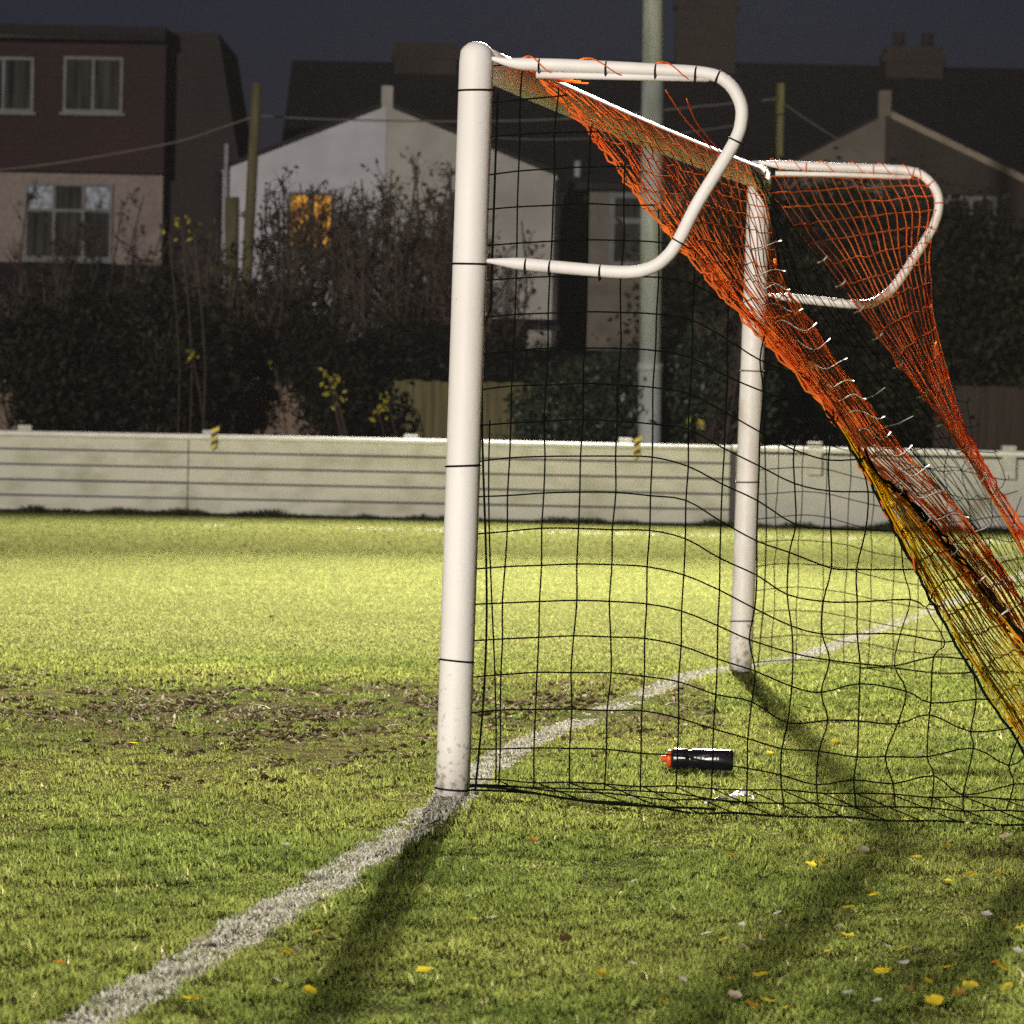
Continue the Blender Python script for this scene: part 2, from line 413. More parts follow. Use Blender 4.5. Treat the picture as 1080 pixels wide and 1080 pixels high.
Vs, Ts, As = [], [], []; off = 0
def push(lists, res):
    V, T, A = res; o = sum(len(v) for v in lists[0])
    lists[0].append(V); lists[1].append(T + o); lists[2].append(A)
G = ([], [], [])
Lp = ([], [], [])
for (y0, y1, dens, w, hm, seg) in ((8.3, 13, 10500, .0020, .0205, True), (13, 18, 6800, .0025, .0205, True), (18, 26, 3300, .0038, .021, True), (26, 36, 1300, .007, .018, False), (36, YW - .05, 700, .012, .018, False)):
    x, y = scatter(y0, y1, dens)
    big = fbm(x * 1.3, y * 1.3, 3); cl = fbm(x * 6, y * 6, 9); tuft = fbm(x * 21, y * 17, 21)
    roughz = 1 / (1 + np.exp((y + 3 * (fbm(x * .8, y * .8, 40) - .5) - 22.2) * 1.6))
    h = hm * (.5 + 1.1 * (cl - .3) * (.25 + .75 * roughz) + 2.6 * roughz * np.clip(tuft - .42, -.2, .5))
    h *= NR.uniform(.55, 1.2, len(x))
    holes = (fbm(x * 3.6, y * 2.0, 77) > .63) & (roughz > .5)
    h = np.where(holes, h * .3, h)
    mf = fbm(x * 11, y * 5, 55); mu = mudness(x, y) * np.clip((mf - .40) * 7, 0, 1)
    h = h * (1 - .45 * mudness(x, y))
    keep = NR.uniform(0, 1, len(x)) > np.clip(mu, 0, .88)
    lp = line_perp(x, y) + .035 * (fbm(x * 7, y * 7, 31) - .5)
    onl = (np.abs(lp) < .066)
    wear = fbm(x * 5, y * 3, 91) + .20 * np.exp(-((y - 18.3) / 1.6) ** 2)
    paint = onl & (wear < .72 + .12 * NR.uniform(-1, 1, len(x)))
    h = np.where(onl, h * .8, h)
    rnd = np.clip(NR.uniform(0, 1, len(x)) * .6 + .28 * big + (.25 + .7 * roughz) * (tuft - .5) + .35 * roughz * (cl - .5) - .35 * mudness(x, y), 0, 1)
    k = keep & ~paint
    push(G, blades(x[k], y[k], np.maximum(h[k], .006), np.full(k.sum(), w), rnd[k], seg=seg))
    k = paint
    # more, shorter blades on the painted line
    for rep in range(2):
        jx = x[k] + NR.normal(0, .01, k.sum()); jy = y[k] + NR.normal(0, .01, k.sum())
        push(Lp, blades(jx, jy, np.maximum(h[k] * .9, .005), np.full(k.sum(), w * 1.25), NR.uniform(0, 1, k.sum()), seg=seg))
go = fast_mesh('grass', np.concatenate(G[0]), np.concatenate(G[1]), M['blade'], attr=np.concatenate(G[2]))
tag(go, 'short yellow green turf, rough and tufted near the goal', 'grass', kind='stuff')
lo = fast_mesh('goal_line', np.concatenate(Lp[0]), np.concatenate(Lp[1]), M['painted_blade'], attr=np.concatenate(Lp[2]))
tag(lo, 'worn white goal line painted on the turf', 'pitch line', kind='structure')
# faint touchline near the far barrier
n = 900; x = NR.uniform(-6.5, 6.5, n); y = on_ground(540, 561.5).y + NR.uniform(-.06, .06, n)
k = fbm(x * 1.2, y, 8) < .50
V, T, A = blades(x[k], y[k], np.full(k.sum(), .025), np.full(k.sum(), .012), NR.uniform(0, 1, k.sum()), seg=False)
tag(fast_mesh('touch_line', V, T, M['painted_blade'], attr=A), 'faint white touchline in front of the far barrier', 'pitch line', kind='structure')
# straw and dry flattened grass on the bare strip
n = 7500; x = NR.uniform(-2.9, 1.0, n); y = 19.1 + .4 * np.sin(x * 1.1) + NR.normal(0, .8, n)
k = (fbm(x * 3.4, y * 1.8, 55) > .49) & (np.abs(line_perp(x, y)) > .1) & (line_perp(x, y) < .7); x, y = x[k], y[k]
V1 = blades(x, y, NR.uniform(.006, .028, len(x)), NR.uniform(.0025, .007, len(x)), NR.uniform(0, 1, len(x)), lean=2.4)
xx = NR.normal(-.95, .7, 1500); yy = NR.normal(16.9, .9, 1500); k = (fbm(xx * 3, yy * 2, 14) > .52) & (line_perp(xx, yy) < -.15); xx, yy = xx[k], yy[k]
Sx = ([], [], []); push(Sx, V1); push(Sx, blades(xx, yy, NR.uniform(.003, .012, len(xx)), NR.uniform(.002, .005, len(xx)), NR.uniform(0, .8, len(xx)), lean=2.2))
tag(fast_mesh('dry_grass', np.concatenate(Sx[0]), np.concatenate(Sx[1]), M['straw'], attr=np.concatenate(Sx[2])), 'pale dead grass on the worn muddy strip across the goal mouth', 'dead grass', kind='stuff')
# crumbled mud lumps in the worn strip and round the near post
n = 6500; x = np.concatenate((NR.uniform(-2.9, .9, n), NR.normal(-.95, .6, 2500))); y = np.concatenate((19.0 + NR.normal(0, .95, n), NR.normal(16.4, .9, 2500)))
k = (fbm(x * 6, y * 2.6, 61) > .52) & (NR.uniform(0, 1, len(x)) < .62) & (np.abs(line_perp(x, y)) > .09) & (line_perp(x, y) < .6); x, y = x[k], y[k]; n = len(x)
rz = NR.uniform(.004, .012, n); c = np.stack((x, y, rz * .5), 1)
V = np.empty((n, 6, 3), np.float32); ax = NR.normal(size=(n, 6)) * .25 + 1
for q, (a, b, d) in enumerate(((1, 0, 0), (0, 1, 0), (-1, 0, 0), (0, -1, 0), (0, 0, .8), (0, 0, -.8))):
    V[:, q] = c + np.stack((a * rz * 1.5, b * rz * 1.2, d * rz), 1) * ax[:, q][:, None] + NR.normal(size=(n, 3)) * .002
T = (np.array([[0, 1, 4], [1, 2, 4], [2, 3, 4], [3, 0, 4], [1, 0, 5], [2, 1, 5], [3, 2, 5], [0, 3, 5]])[None] + (np.arange(n) * 6)[:, None, None]).reshape(-1, 3)
tag(fast_mesh('mud_crumbs', V.reshape(-1, 3), T, M['mud'], attr=np.repeat(NR.uniform(0, 1, n), 6)), 'dark crumbled mud on the worn strip across the goal mouth', 'mud', kind='stuff')
# weeds along the barrier foot
n = 9000; x = NR.uniform(-6.6, 6.6, n); cl = fbm(x * 2.2, x * 0, 3)
y = YW - .03 - np.abs(NR.normal(0, .07, n)); hh = (.02 + .20 * np.clip(cl - .38, 0, 1)) * NR.uniform(.4, 1.3, n) + .02
V, T, A = blades(x, y, hh, np.full(n, .011), NR.uniform(0, 1, n), seg=False)
tag(fast_mesh('weeds', V, T, M['weed'], attr=A), 'dark weeds along the foot of the pale barrier', 'weeds', kind='stuff')

# ------------------------------------------------------------------ football goal
PR = .057; HT = 2.5
T1 = P1 + Vector((.03, 0, HT)); T2 = P2 + Vector((.042, 0, HT))
goal = thing('football_goal', P1, 'white tubular football goal with curved net brackets on the worn goal line', 'goal')
def scuffed(m):
    nt = m.node_tree; b = next(n for n in nt.nodes if n.type == 'BSDF_PRINCIPLED'); src = b.inputs['Base Color'].links[0].from_socket
    tc = nt.nodes.new('ShaderNodeTexCoord').outputs['Object']; sep = nt.nodes.new('ShaderNodeSeparateXYZ'); nt.links.new(tc, sep.inputs[0])
    t = nt.nodes.new('ShaderNodeTexNoise'); t.inputs['Scale'].default_value = 38; t.inputs['Detail'].default_value = 6; nt.links.new(tc, t.inputs['Vector'])
    r = nt.nodes.new('ShaderNodeMapRange'); r.inputs[1].default_value = 0; r.inputs[2].default_value = .45; r.inputs[3].default_value = .17; r.inputs[4].default_value = -.04
    nt.links.new(sep.outputs[2], r.inputs[0])
    a = nt.nodes.new('ShaderNodeMath'); a.operation = 'ADD'; nt.links.new(t.outputs['Fac'], a.inputs[0]); nt.links.new(r.outputs[0], a.inputs[1])
    q = nt.nodes.new('ShaderNodeMapRange'); q.inputs[1].default_value = .64; q.inputs[2].default_value = .80; q.inputs[4].default_value = .8; nt.links.new(a.outputs[0], q.inputs[0])
    nt.links.new(mixrgb(nt, q.outputs[0], src, (.22, .17, .10)), b.inputs['Base Color'])
scuffed(M['white_paint']); scuffed(M['old_paint'])
def post(base, top, m):
    ax = (top - base).normalized(); pts, rr = [], []
    for k in range(13): pts.append(base - ax * .02 + (top - ax * .05 - base) * (k / 12)); rr.append(PR)
    for a in (20, 40, 60, 78, 88): pts.append(top - ax * .05 + ax * (.05 * math.sin(rad(a)))); rr.append(PR * math.cos(rad(a)))
    return MB().tube(pts, rr, 28).build('post', m, goal, smooth=True)
pn = post(P1, T1, M['white_paint']); pf = post(P2, T2, M['old_paint'])
ca = T1 - Vector((0, 0, .062)) + U * .02; cb = T2 - Vector((0, 0, .062)) - U * .02
MB().tube([ca.lerp(cb, k / 24) - Vector((0, 0, .012 * math.sin(math.pi * k / 24))) for k in range(25)], PR * .97, 24).build('crossbar', M['old_paint'], goal, smooth=True)

def smooth_path(pts, n=8):
    out = []; m = len(pts)
    for i in range(m - 1):
        p0, p1, p2, p3 = pts[max(i - 1, 0)], pts[i], pts[i + 1], pts[min(i + 2, m - 1)]
        for k in range(n):
            t = k / n
            out.append(.5 * ((2 * p1) + (p2 - p0) * t + (2 * p0 - 5 * p1 + 4 * p2 - p3) * t * t + (3 * p1 - p0 - 3 * p2 + p3) * t ** 3))
    out.append(pts[-1]); return out

def bracket(px, s, rod, m, r=.0215):
    path = smooth_path([at_s(x, y, s) for x, y in px], 6); k = len(path)
    rr = []
    tot = [0]
    for i in range(1, k): tot.append(tot[-1] + (path[i] - path[i - 1]).length)
    for i in range(k):
        e = min(tot[i], tot[-1] - tot[i]); rr.append(r * (.30 + .70 * min(1, e / .11)))
    o = MB().tube(path, rr, 14).build('net_bracket', m, goal, smooth=True)
    MB().tube([at_s(x, y, s) for x, y in rod], r * .52, 10).build('brace_rod', m, o, smooth=True)
    for p in (path[0], path[-1]):
        MB().tube([p - N * .035, p + N * .012], .007, 8).build('bolt', M['pipe_white'], o)
    return path
nb = bracket([(517, 61), (545, 67), (600, 69), (680, 73), (742, 77), (766, 86), (780, 106), (782, 127), (773, 153), (736, 214), (716, 253), (703, 271), (685, 283), (655, 287), (580, 281), (513, 275)], 0,
             [(566, 79), (650, 81), (747, 83)], M['white_paint'])
fb = bracket([(800, 171), (830, 174), (900, 177), (958, 180), (979, 190), (990, 209), (986, 235), (968, 266), (945, 300), (930, 314), (910, 321), (860, 317), (810, 311)], GW,
             [(818, 183), (880, 184), (960, 187)], M['old_paint'], r=.022)

# ------------------------------------------------------------------ nets
net = thing('goal_net', P1 + N * 1.0, 'orange and black striped net hung from the goal and pegged out behind it', 'net')
def strand(mb, pts, r, n=4): mb.tube(smooth_path([Vector(p) for p in pts], 3) if len(pts) > 2 else pts, r, n, caps=False)

def curve(pts):
    """(px, py, s) list -> function of t in 0..1 by arc length"""
    P = smooth_path([p if isinstance(p, Vector) else at_s(*p) for p in pts], 6)
    L = [0]
    for i in range(1, len(P)):
        d = P[i] - P[i - 1]; a = d.dot(U) * .2; L.append(L[-1] + math.sqrt(a * a + d.dot(N) ** 2 + d.z ** 2))
    def f(t):
        d = t * L[-1]
        for i in range(1, len(P)):
            if L[i] >= d - 1e-9:
                k = (d - L[i - 1]) / max(1e-9, L[i] - L[i - 1]); return P[i - 1].lerp(P[i], k)
        return P[-1]
    f.pts = P; f.len = L[-1]
    return f
gnd = lambda s, b: P1 + U * s + N * b + Vector((0, 0, .01))
E0 = curve([(566, 80, .12), (596, 104, .1), (640, 157, .05), (700, 236, 0), (760, 303, 0), (804, 353, 0), (849, 402, 0), (887, 450, 0), (908, 484, 0), (930, 526, 0), (961, 585, 0), (995, 650, 0), (1045, 735, 0), (1082, 790, 0), gnd(0, 1.97)])
EA = curve([(790, 176, 5.6), (812, 232, 4.0), (822, 290, 3.0), (858, 346, 2.15), (896, 402, 2.1), (935, 452, 2.2), (955, 480, 2.2), (991, 515, 2.3), (1027, 562, 2.3), (1085, 650, 2.3), gnd(2.3, 1.97)])
EB = curve([(806, 186, 6.95), (822, 216, 6.3), (846, 248, 5.8), (875, 282, 5.5), (908, 328, 5.2), (941, 375, 5.0), (976, 421, 5.2), (997, 450, 5.6), (1013, 472, 5.9), (1060, 548, 6.1), (1106, 630, 6.2), gnd(6.2, 1.97)])
E1 = curve([(978, 189, GW), (988, 222, GW), (981, 262, GW), (984, 320, 7.1), (992, 365, 6.9), (1005, 410, 6.7), (1020, 456, 6.5), (1046, 503, 6.45), (1080, 558, 6.4), (1122, 636, 6.4), gnd(6.4, 1.97)])

def stripe(L, Rr, ni, nj, m, r, zig=.28, jit=.008, bag=.0, tw=(1, 1), seed=1, lpow=1, rpow=1):
    rr = random.Random(seed); Pg = []
    for i in range(ni + 1):
        col = []
        for j in range(nj + 1):
            w = i / ni; t = j / nj
            if 0 < i < ni: w += zig / ni * (1 if (i + j) % 2 else -1)
            p = L(t ** lpow).lerp(Rr(t ** rpow), w)
            e = math.sin(math.pi * min(1, max(0, w))) * math.sin(math.pi * t)
            p = p - N * (bag * e) + Vector((rr.gauss(0, jit), rr.gauss(0, jit * 2), rr.gauss(0, jit))) * (1 if 0 < j < nj else .3)
            col.append(p)
        Pg.append(col)
    mb = MB()
    for i in range(ni + 1): strand(mb, Pg[i], r)
    for j in range(nj + 1): strand(mb, [Pg[i][j] for i in range(ni + 1)], r * .95)
    o = mb.build('net_stripe', m, net, smooth=True); return o, Pg
SEP = [(905, 480, .3), (926, 504, .6), (953, 526, .8), (985, 561, .9), (1021, 603, 1.0), (1074, 673, 1.0), (1110, 725, 1.0), gnd(1.0, 1.97)]
ES = curve([(566, 80, .12), (596, 104, .1), (640, 157, .05), (700, 236, 0), (760, 303, 0), (804, 353, 0), (849, 402, 0), (887, 450, .1)] + SEP)
EL = curve([(887, 450, 0), (908, 484, 0), (930, 526, 0), (961, 585, 0), (995, 650, 0), (1045, 735, 0), (1082, 790, 0), gnd(0, 1.97)]); ER = curve([(893, 456, .15)] + SEP)
s0, g0 = stripe(EL, ER, 24, 14, M['amber_cord'], .0030, zig=.2, jit=.004, bag=.02, seed=13); s0['label'] = 'amber lower edge of the near net stripe'
s1, g1 = stripe(ES, EA, 34, 30, M['orange_cord'], .0024, zig=.22, jit=.004, bag=.05, seed=3); s1['label'] = 'near orange net stripe'
s2, g2 = stripe(EA, EB, 14, 20, M['black_cord'], .0018, zig=.1, jit=.007, bag=.06, seed=4); s2['label'] = 'middle black net stripe'
s3, g3 = stripe(EB, E1, 17, 22, M['orange_cord'], .0023, zig=0, jit=.004, bag=.02, seed=5, rpow=1.45); s3['label'] = 'far orange net stripe'

# edge ropes (bunched selvedges)
def rope(f, t0, t1, m, r, name='edge_rope', off=Vector((0, 0, 0)), n=60, wob=.004, seed=0):
    rr = random.Random(seed)
    pts = [f(t0 + (t1 - t0) * k / n) + off + Vector((rr.gauss(0, wob), rr.gauss(0, wob), rr.gauss(0, wob))) for k in range(n + 1)]
    return MB().tube(pts, r, 6).build(name, m, net, smooth=True)
for k in range(3):
    rope(E0, 0, .70, M['orange_cord'], .0036, off=N * (.010 * k - .01) + Vector((0, .02 * k, -.010 * k)), wob=.006, seed=k)
rope(E0, .5, 1, M['black_cord'], .0055, seed=9, off=-N * .012, wob=.002)
rope(EA, .25, 1, M['orange_cord'], .005, seed=10)
rope(EB, .3, 1, M['orange_cord'], .004, seed=11); rope(E1, .45, 1, M['orange_cord'], .005, seed=12); rope(E1, .3, 1, M['orange_cord'], .004, seed=14, off=-N * .02)
# dark laced seam with white rings through the near stripe, orange edge beside it
SE = curve(SEP)
for k in range(3): rope(SE, 0, 1, M['black_cord'], .005, 'seam_rope', off=N * (.010 * k), wob=.005, seed=20 + k)
for k in range(3): rope(SE, .08, 1, M['orange_cord'], .006, 'edge_rope', off=-N * (.014 + .010 * k), wob=.005, seed=30 + k)
def ring(c, ax, r, rt, m, name, parent, sides=18):
    ax = ax.normalized(); x = ax.orthogonal().normalized(); y = ax.cross(x)
    return MB().tube([c + (x * math.cos(2 * math.pi * k / sides) + y * math.sin(2 * math.pi * k / sides)) * r for k in range(sides)], rt, 6, closed=True).build(name, m, parent, smooth=True)
for k in range(8):
    t = .12 + .1 * k; ring(SE(t) + N * .013, SE(t + .02) - SE(t), .024, .003, M['white_cord'], 'lacing_ring', net)
# white strands added as highlights across the near stripe and loose ends beyond its edge
rr = random.Random(8)
for k, (ex, ey, es) in enumerate(((815, 262, 3.2), (822, 290, 3.0), (832, 306, 2.7), (846, 327, 2.4), (858, 346, 2.15), (872, 366, 2.12), (886, 387, 2.1), (900, 407, 2.1), (912, 422, 2.1), (925, 440, 2.15), (940, 460, 2.2), (953, 478, 2.2), (975, 500, 2.25), (996, 524, 2.3), (1016, 548, 2.3))):
    wd = rr.uniform(26, 46); ext = rr.uniform(-2, 9)
    pts = []
    for q in range(10):
        f_ = q / 9; x_ = ex - wd + (wd + ext) * f_
        pts.append(at_s(x_, ey + 1 - 5 * (1 - f_) + 4.5 * math.sin(f_ * 5.5 + k) + (-6 * f_ ** 6), es - .9 * (1 - f_) - .03))
    MB().tube(pts, .0023, 5).build('row_highlight', M['white_cord'], net, smooth=True)
for k in range(8):
    t = .5 + .04 * k; p = EA(t); l = rr.uniform(.05, .11)
    MB().tube([p, p + N * l * .5 + Vector((0, 0, .015)), p + N * l + Vector((0, 0, rr.uniform(.02, .06)))], .0018, 5).build('loose_end', M['white_cord'], net, smooth=True)
for k in range(9):
    t = .22 + .05 * k; p = EB(t); MB().tube([p - N * .03 - Vector((0, 0, .012)), p, p + N * .015 + Vector((0, 0, .02))], .0032, 5).build('loose_end', M['white_cord'], net, smooth=True)

# black side panels with square mesh
def edge_b(E):
    """b and h of an edge curve, for clipping"""
    q = sorted(((p.z, (p - P1).dot(N)) for p in E.pts)); zs = [a for a, b in q]; bs = [b for a, b in q]
    return lambda h: float(np.interp(h, zs, bs))
def side_panel(s, E, step, dh, r, jit, seed, name, top=2.40):
    rr = random.Random(seed); bE = edge_b(E); base = P1 + U * s
    nb_, nh = int(2.0 / step) + 1, int(top / step) + 1
    jx = [[(rr.gauss(0, 1), rr.gauss(0, 1), rr.gauss(0, 1)) for j in range(nh)] for i in range(nb_)]
    def node(i, j):
        b = .035 + step * i; h = .035 + step * j
        k = jit * min(1.0, .13 + max(0, b - .85) * 1.3)
        a, c, d = jx[i][j]
        if j == 0: k *= .3
        return b + a * k, h + dh(b, h) + c * k * .8, d * k * 1.5
    W = lambda b, h, y: base + N * b + U * y + Vector((.012 * h, 0, h))
    mb = MB()
    for j in range(nh):
        row = []
        for i in range(nb_):
            b, h, y = node(i, j); e = bE(h)
            if b >= e:
                row.append(W(e, h, 0)); break
            row.append(W(b, h, y))
        if len(row) > 1: strand(mb, row, r)
    for i in range(nb_):
        colm = []
        for j in range(nh):
            b, h, y = node(i, j)
            if b >= bE(h):
                if colm:
                    # finish on the edge
                    lo_, hi_ = colm_h, h
                    for _ in range(12):
                        m_ = (lo_ + hi_) / 2
                        if bE(m_) > b: lo_ = m_
                        else: hi_ = m_
                    colm.append(W(b, lo_, 0))
                break
            colm.append(W(b, h, y)); colm_h = h
        if len(colm) > 1: strand(mb, colm, r)
    return mb, W
def dh_near(b, h):
    k = .032 * math.sin(math.pi * min(1, b / .95)) * min(1, h / .3)
    if b > .72: k -= min(.19, (b - .72) * .42) * min(1, .2 + .8 * h / .9)
    return k
mb, W = side_panel(0, E0, .119, dh_near, .0026, .022, 2, 'side_panel')
# skirt lying on the grass in front of the near panel
def W0(i, q):
    b = .035 + .119 * i; k = q / 3
    out = min(1, max(0, (b - .10) / .5)) * .50
    return P1 + N * (b + .26 * k * min(1, b / .4)) - U * (out * k) + Vector((0, 0, .035 * (1 - k) + .022))
for i in range(17): strand(mb, [W0(i, q) for q in range(4)], .0023)
for q in (0, 1.5, 3): strand(mb, [W0(i, q) + Vector((0, 0, .004 * math.sin(i * 2.3))) for i in range(17)], .0026 if q < 3 else .0035)
mb.build('side_panel', M['black_cord'], net, smooth=True)['label'] = 'near black side net'
mb, W = side_panel(GW, E1, .119, lambda b, h: .03 * math.sin(b * 5) - .10 * max(0, b - .3) * min(1, h), .0023, .030, 6, 'side_panel')
mb.build('side_panel', M['black_cord'], net, smooth=True)['label'] = 'far black side net'
# foot ropes, post edge ropes and ground rope
MB().tube([P1 + N * b - U * (.5 * min(1, max(0, (b - .1) / .7))) + Vector((0, 0, .03 + .006 * math.sin(b * 9))) for b in np.linspace(.05, .95, 24)], .0042, 6).build('foot_rope', M['black_cord'], net, smooth=True)
rr = random.Random(4)
MB().tube([P1 + N * (.075 + .022 * math.sin(3.2 * h) * (h < 1.6)) + Vector((.012 * h, 0, h)) for h in np.linspace(.02, 2.33, 40)], .0042, 6).build('edge_rope', M['black_cord'], net, smooth=True)
MB().tube([P1 + N * (.115 + .03 * math.cos(2.6 * h)) * 1 + Vector((.012 * h, 0, h)) for h in np.linspace(.05, 1.25, 30)], .003, 6).build('edge_rope', M['black_cord'], net, smooth=True)
MB().tube([P2 + N * (.085 + .02 * math.sin(3.1 * h)) + Vector((.017 * h, 0, h)) for h in np.linspace(.02, 1.6, 40)], .004, 6).build('edge_rope', M['black_cord'], net, smooth=True)
MB().tube([P2 + N * b + Vector((0, 0, .03 + .01 * math.sin(b * 11))) for b in np.linspace(.6, 1.97, 24)], .005, 6).build('foot_rope', M['black_cord'], net, smooth=True)
MB().tube([gnd(s, 1.97) + Vector((0, 0, .01)) for s in np.linspace(0, 6.4, 20)], .006, 6).build('foot_rope', M['black_cord'], net, smooth=True)
# ties round the posts and brackets
def tie(px, py, base, top):
    s = 0 if base is P1 else GW; p = at_s(px, py, s); h = p.z; c = base.lerp(top, h / HT)
    ring(c, (top - base) + Vector((0, .12, .0)) * 0 + Vector((rr.uniform(-.2, .2), rr.uniform(-.1, .1), 0)), PR + .002, .0035, M['strap'], 'tie', net, 28)
for y in (95, 278, 491, 697, 832): tie(490, y, P1, T1)
for y in (391, 508, 655): tie(785, y, P2, T2)
def arm_ties(path, idx, m, r):
    for i in idx:
        d = path[min(i + 1, len(path) - 1)] - path[i - 1]
        ring(path[i] + Vector((0, 0, -.006)), d, r, .0028, m, 'tie', net, 14)
arm_ties(nb, (9, 15, 19, 23, 27, 47, 60, 80, 84, 86), M['strap'], .0255)
arm_ties(fb, (8, 14, 19, 25, 31, 37, 43, 53), M['orange_cord'], .026)
# orange cord spiralling round the bracket top arms, and gathered at the near corner
def spiral(path, i0, i1, turns, r, m):
    pts = []
    n = 90
    for k in range(n + 1):
        f_ = i0 + (i1 - i0) * k / n; i = int(f_); p = path[i].lerp(path[min(i + 1, len(path) - 1)], f_ - i)
        a = 2 * math.pi * turns * k / n
        pts.append(p + Vector((0, math.cos(a), 0)) * r + Vector((0, 0, math.sin(a))) * r)
    MB().tube(pts, .0022, 5).build('lacing', m, net, smooth=True)
spiral(fb, 3, 22, 7, .026, M['orange_cord'])
spiral(nb, 6, 24, 3, .027, M['orange_cord'])
for k in range(7):
    a = at_s(520 + 6 * k, 62 + 2 * k, .05); b = at_s(572 + 8 * k, 76 + k * 2, .12 + .1 * k)
    MB().tube([a, a.lerp(b, .5) + Vector((0, 0, -.015)), b], .0028, 5).build('gathered_cord', M['orange_cord'], net, smooth=True)
for (a, b, c) in (((702, 95), (730, 124), (762, 168)), ((724, 104), (742, 128), (770, 172)), ((560, 92), (590, 100), (640, 138))):
    MB().tube(smooth_path([at_s(*a, .1), at_s(b[0] - 5, b[1] + 5, .4), at_s(*c, 1.2)], 6), .0022, 5).build('loose_cord', M['orange_cord'], net, smooth=True)

# ------------------------------------------------------------------ bottle and scraps on the grass
bc = on_ground(738, 815); bl = Vector((1, -.10, 0)).normalized()
BR = .0385
b0 = bc - bl * .122 + Vector((0, .03, BR + .006))
bot = thing('water_bottle', bc, 'black sports bottle with orange cap lying on the grass inside the goal', 'bottle')
def lathe(prof, name, m, parent):
    pts = [b0 + bl * x for x, r in prof]; o = MB().tube(pts, [r for x, r in prof], 28).build(name, m, parent, smooth=True)
    return o
lathe([(.022, .026), (.024, .036), (.03, BR), (.076, BR), (.082, .034), (.092, .034), (.098, BR), (.232, BR), (.240, .036), (.243, .030)], 'body', M['bottle'], bot)
cp = lathe([(.004, .020), (.006, .030), (.010, .033), (.0215, .033)], 'cap', M['cap'], bot)
lathe([(-.016, .009), (-.014, .012), (0.0, .012), (.0035, .015)], 'nozzle', M['cap'], cp)
sx = Vector((0, 0, 1)); sy = bl.cross(sx)
if sy.y > 0: sy = -sy
def label_mark(x0, x1, a0, a1):
    q = []
    for x, a in ((x0, a0), (x1, a0), (x1, a1), (x0, a1)):
        q.append(b0 + bl * x + (sy * math.cos(a) + sx * math.sin(a)) * (BR + .0008))
    MB().poly(q).build('lettering', M['print'], bot)
label_mark(.032, .072, .12, .26)
for (x0, x1) in ((.104, .112), (.116, .125), (.132, .139), (.155, .161), (.164, .167), (.176, .183), (.187, .192)):
    label_mark(x0, x1, .10, .32)

def crumple(name, px, py, rx, ry, rz, m, label, cat, seed):
    rr = random.Random(seed); c = on_ground(px, py); mb = MB(); n = 6; b = 0
    for i in range(n + 1):
        for j in range(n + 1):
            u, v = i / n * 2 - 1, j / n * 2 - 1
            mb.v.append(c + Vector((u * rx * (1 - .25 * v * v) + rr.gauss(0, rx * .08), v * ry + rr.gauss(0, ry * .1), .02 + rz * (1 - .7 * u * u) * (.6 + .5 * rr.random()))))
    for i in range(n):
        for j in range(n):
            a = i * (n + 1) + j; mb.f.append((a, a + 1, a + n + 2)); mb.f.append((a, a + n + 2, a + n + 1))
    return tag(mb.build(name, m, org=c), label, cat)
crumple('paper_scrap', 782, 850, .042, .07, .030, M['paper'], 'crumpled pinkish paper scrap lying on the foot of the net', 'litter', 3)
tp = [on_ground(x, y) + Vector((0, 0, .035)) for x, y in ((744, 858), (752, 856), (758, 853), (766, 852))]
tag(MB().tube(tp, .006, 5).build('string_scrap', M['white_cord'], org=tp[0]), 'short white string scrap left of the crumpled paper', 'litter')

# ------------------------------------------------------------------ fallen leaves
def leaf_mesh(seed):
    rr = random.Random(seed); mb = MB(); n = 12
    curl = rr.uniform(.15, .5)
    ring_ = []
    for k in range(n):
        a = 2 * math.pi * k / n; lob = .72 + .28 * abs(math.cos(a * 2.5)) + rr.uniform(-.08, .08)
        x, y = math.cos(a) * lob, math.sin(a) * lob * .72
        ring_.append(Vector((x, y, curl * (x * x * .8 + y * y) + rr.uniform(-.05, .12))))
    mb.v = [Vector((0, 0, 0))] + ring_
    for k in range(n): mb.f.append((0, 1 + k, 1 + (k + 1) % n))
    b = len(mb.v); mb.v += [Vector((.9, -.03, .2)), Vector((1.5, .0, .3)), Vector((.9, .03, .2))]; mb.f.append((b, b + 1, b + 2))
    me = bpy.data.meshes.new('fallen_leaf'); me.from_pydata([tuple(p) for p in mb.v], [], mb.f); me.update()
    me.polygons.foreach_set('use_smooth', [True] * len(me.polygons)); return me
LM = {k: [] for k in ('yellow', 'pale', 'white', 'brown', 'orange')}
for k in LM:
    for q in range(3):
        me = leaf_mesh(ord(k[0]) % 7 + q * 3 + len(k)); me.materials.append(M['leaf_' + k]); LM[k].append(me)
LAB = {'yellow': 'fallen yellow leaf scattered on the foreground grass', 'pale': 'fallen pale buff leaf scattered on the foreground grass', 'white': 'small silvery white leaf or petal on the grass',
       'brown': 'dark brown curled leaf on the grass', 'orange': 'fallen orange leaf on the grass'}
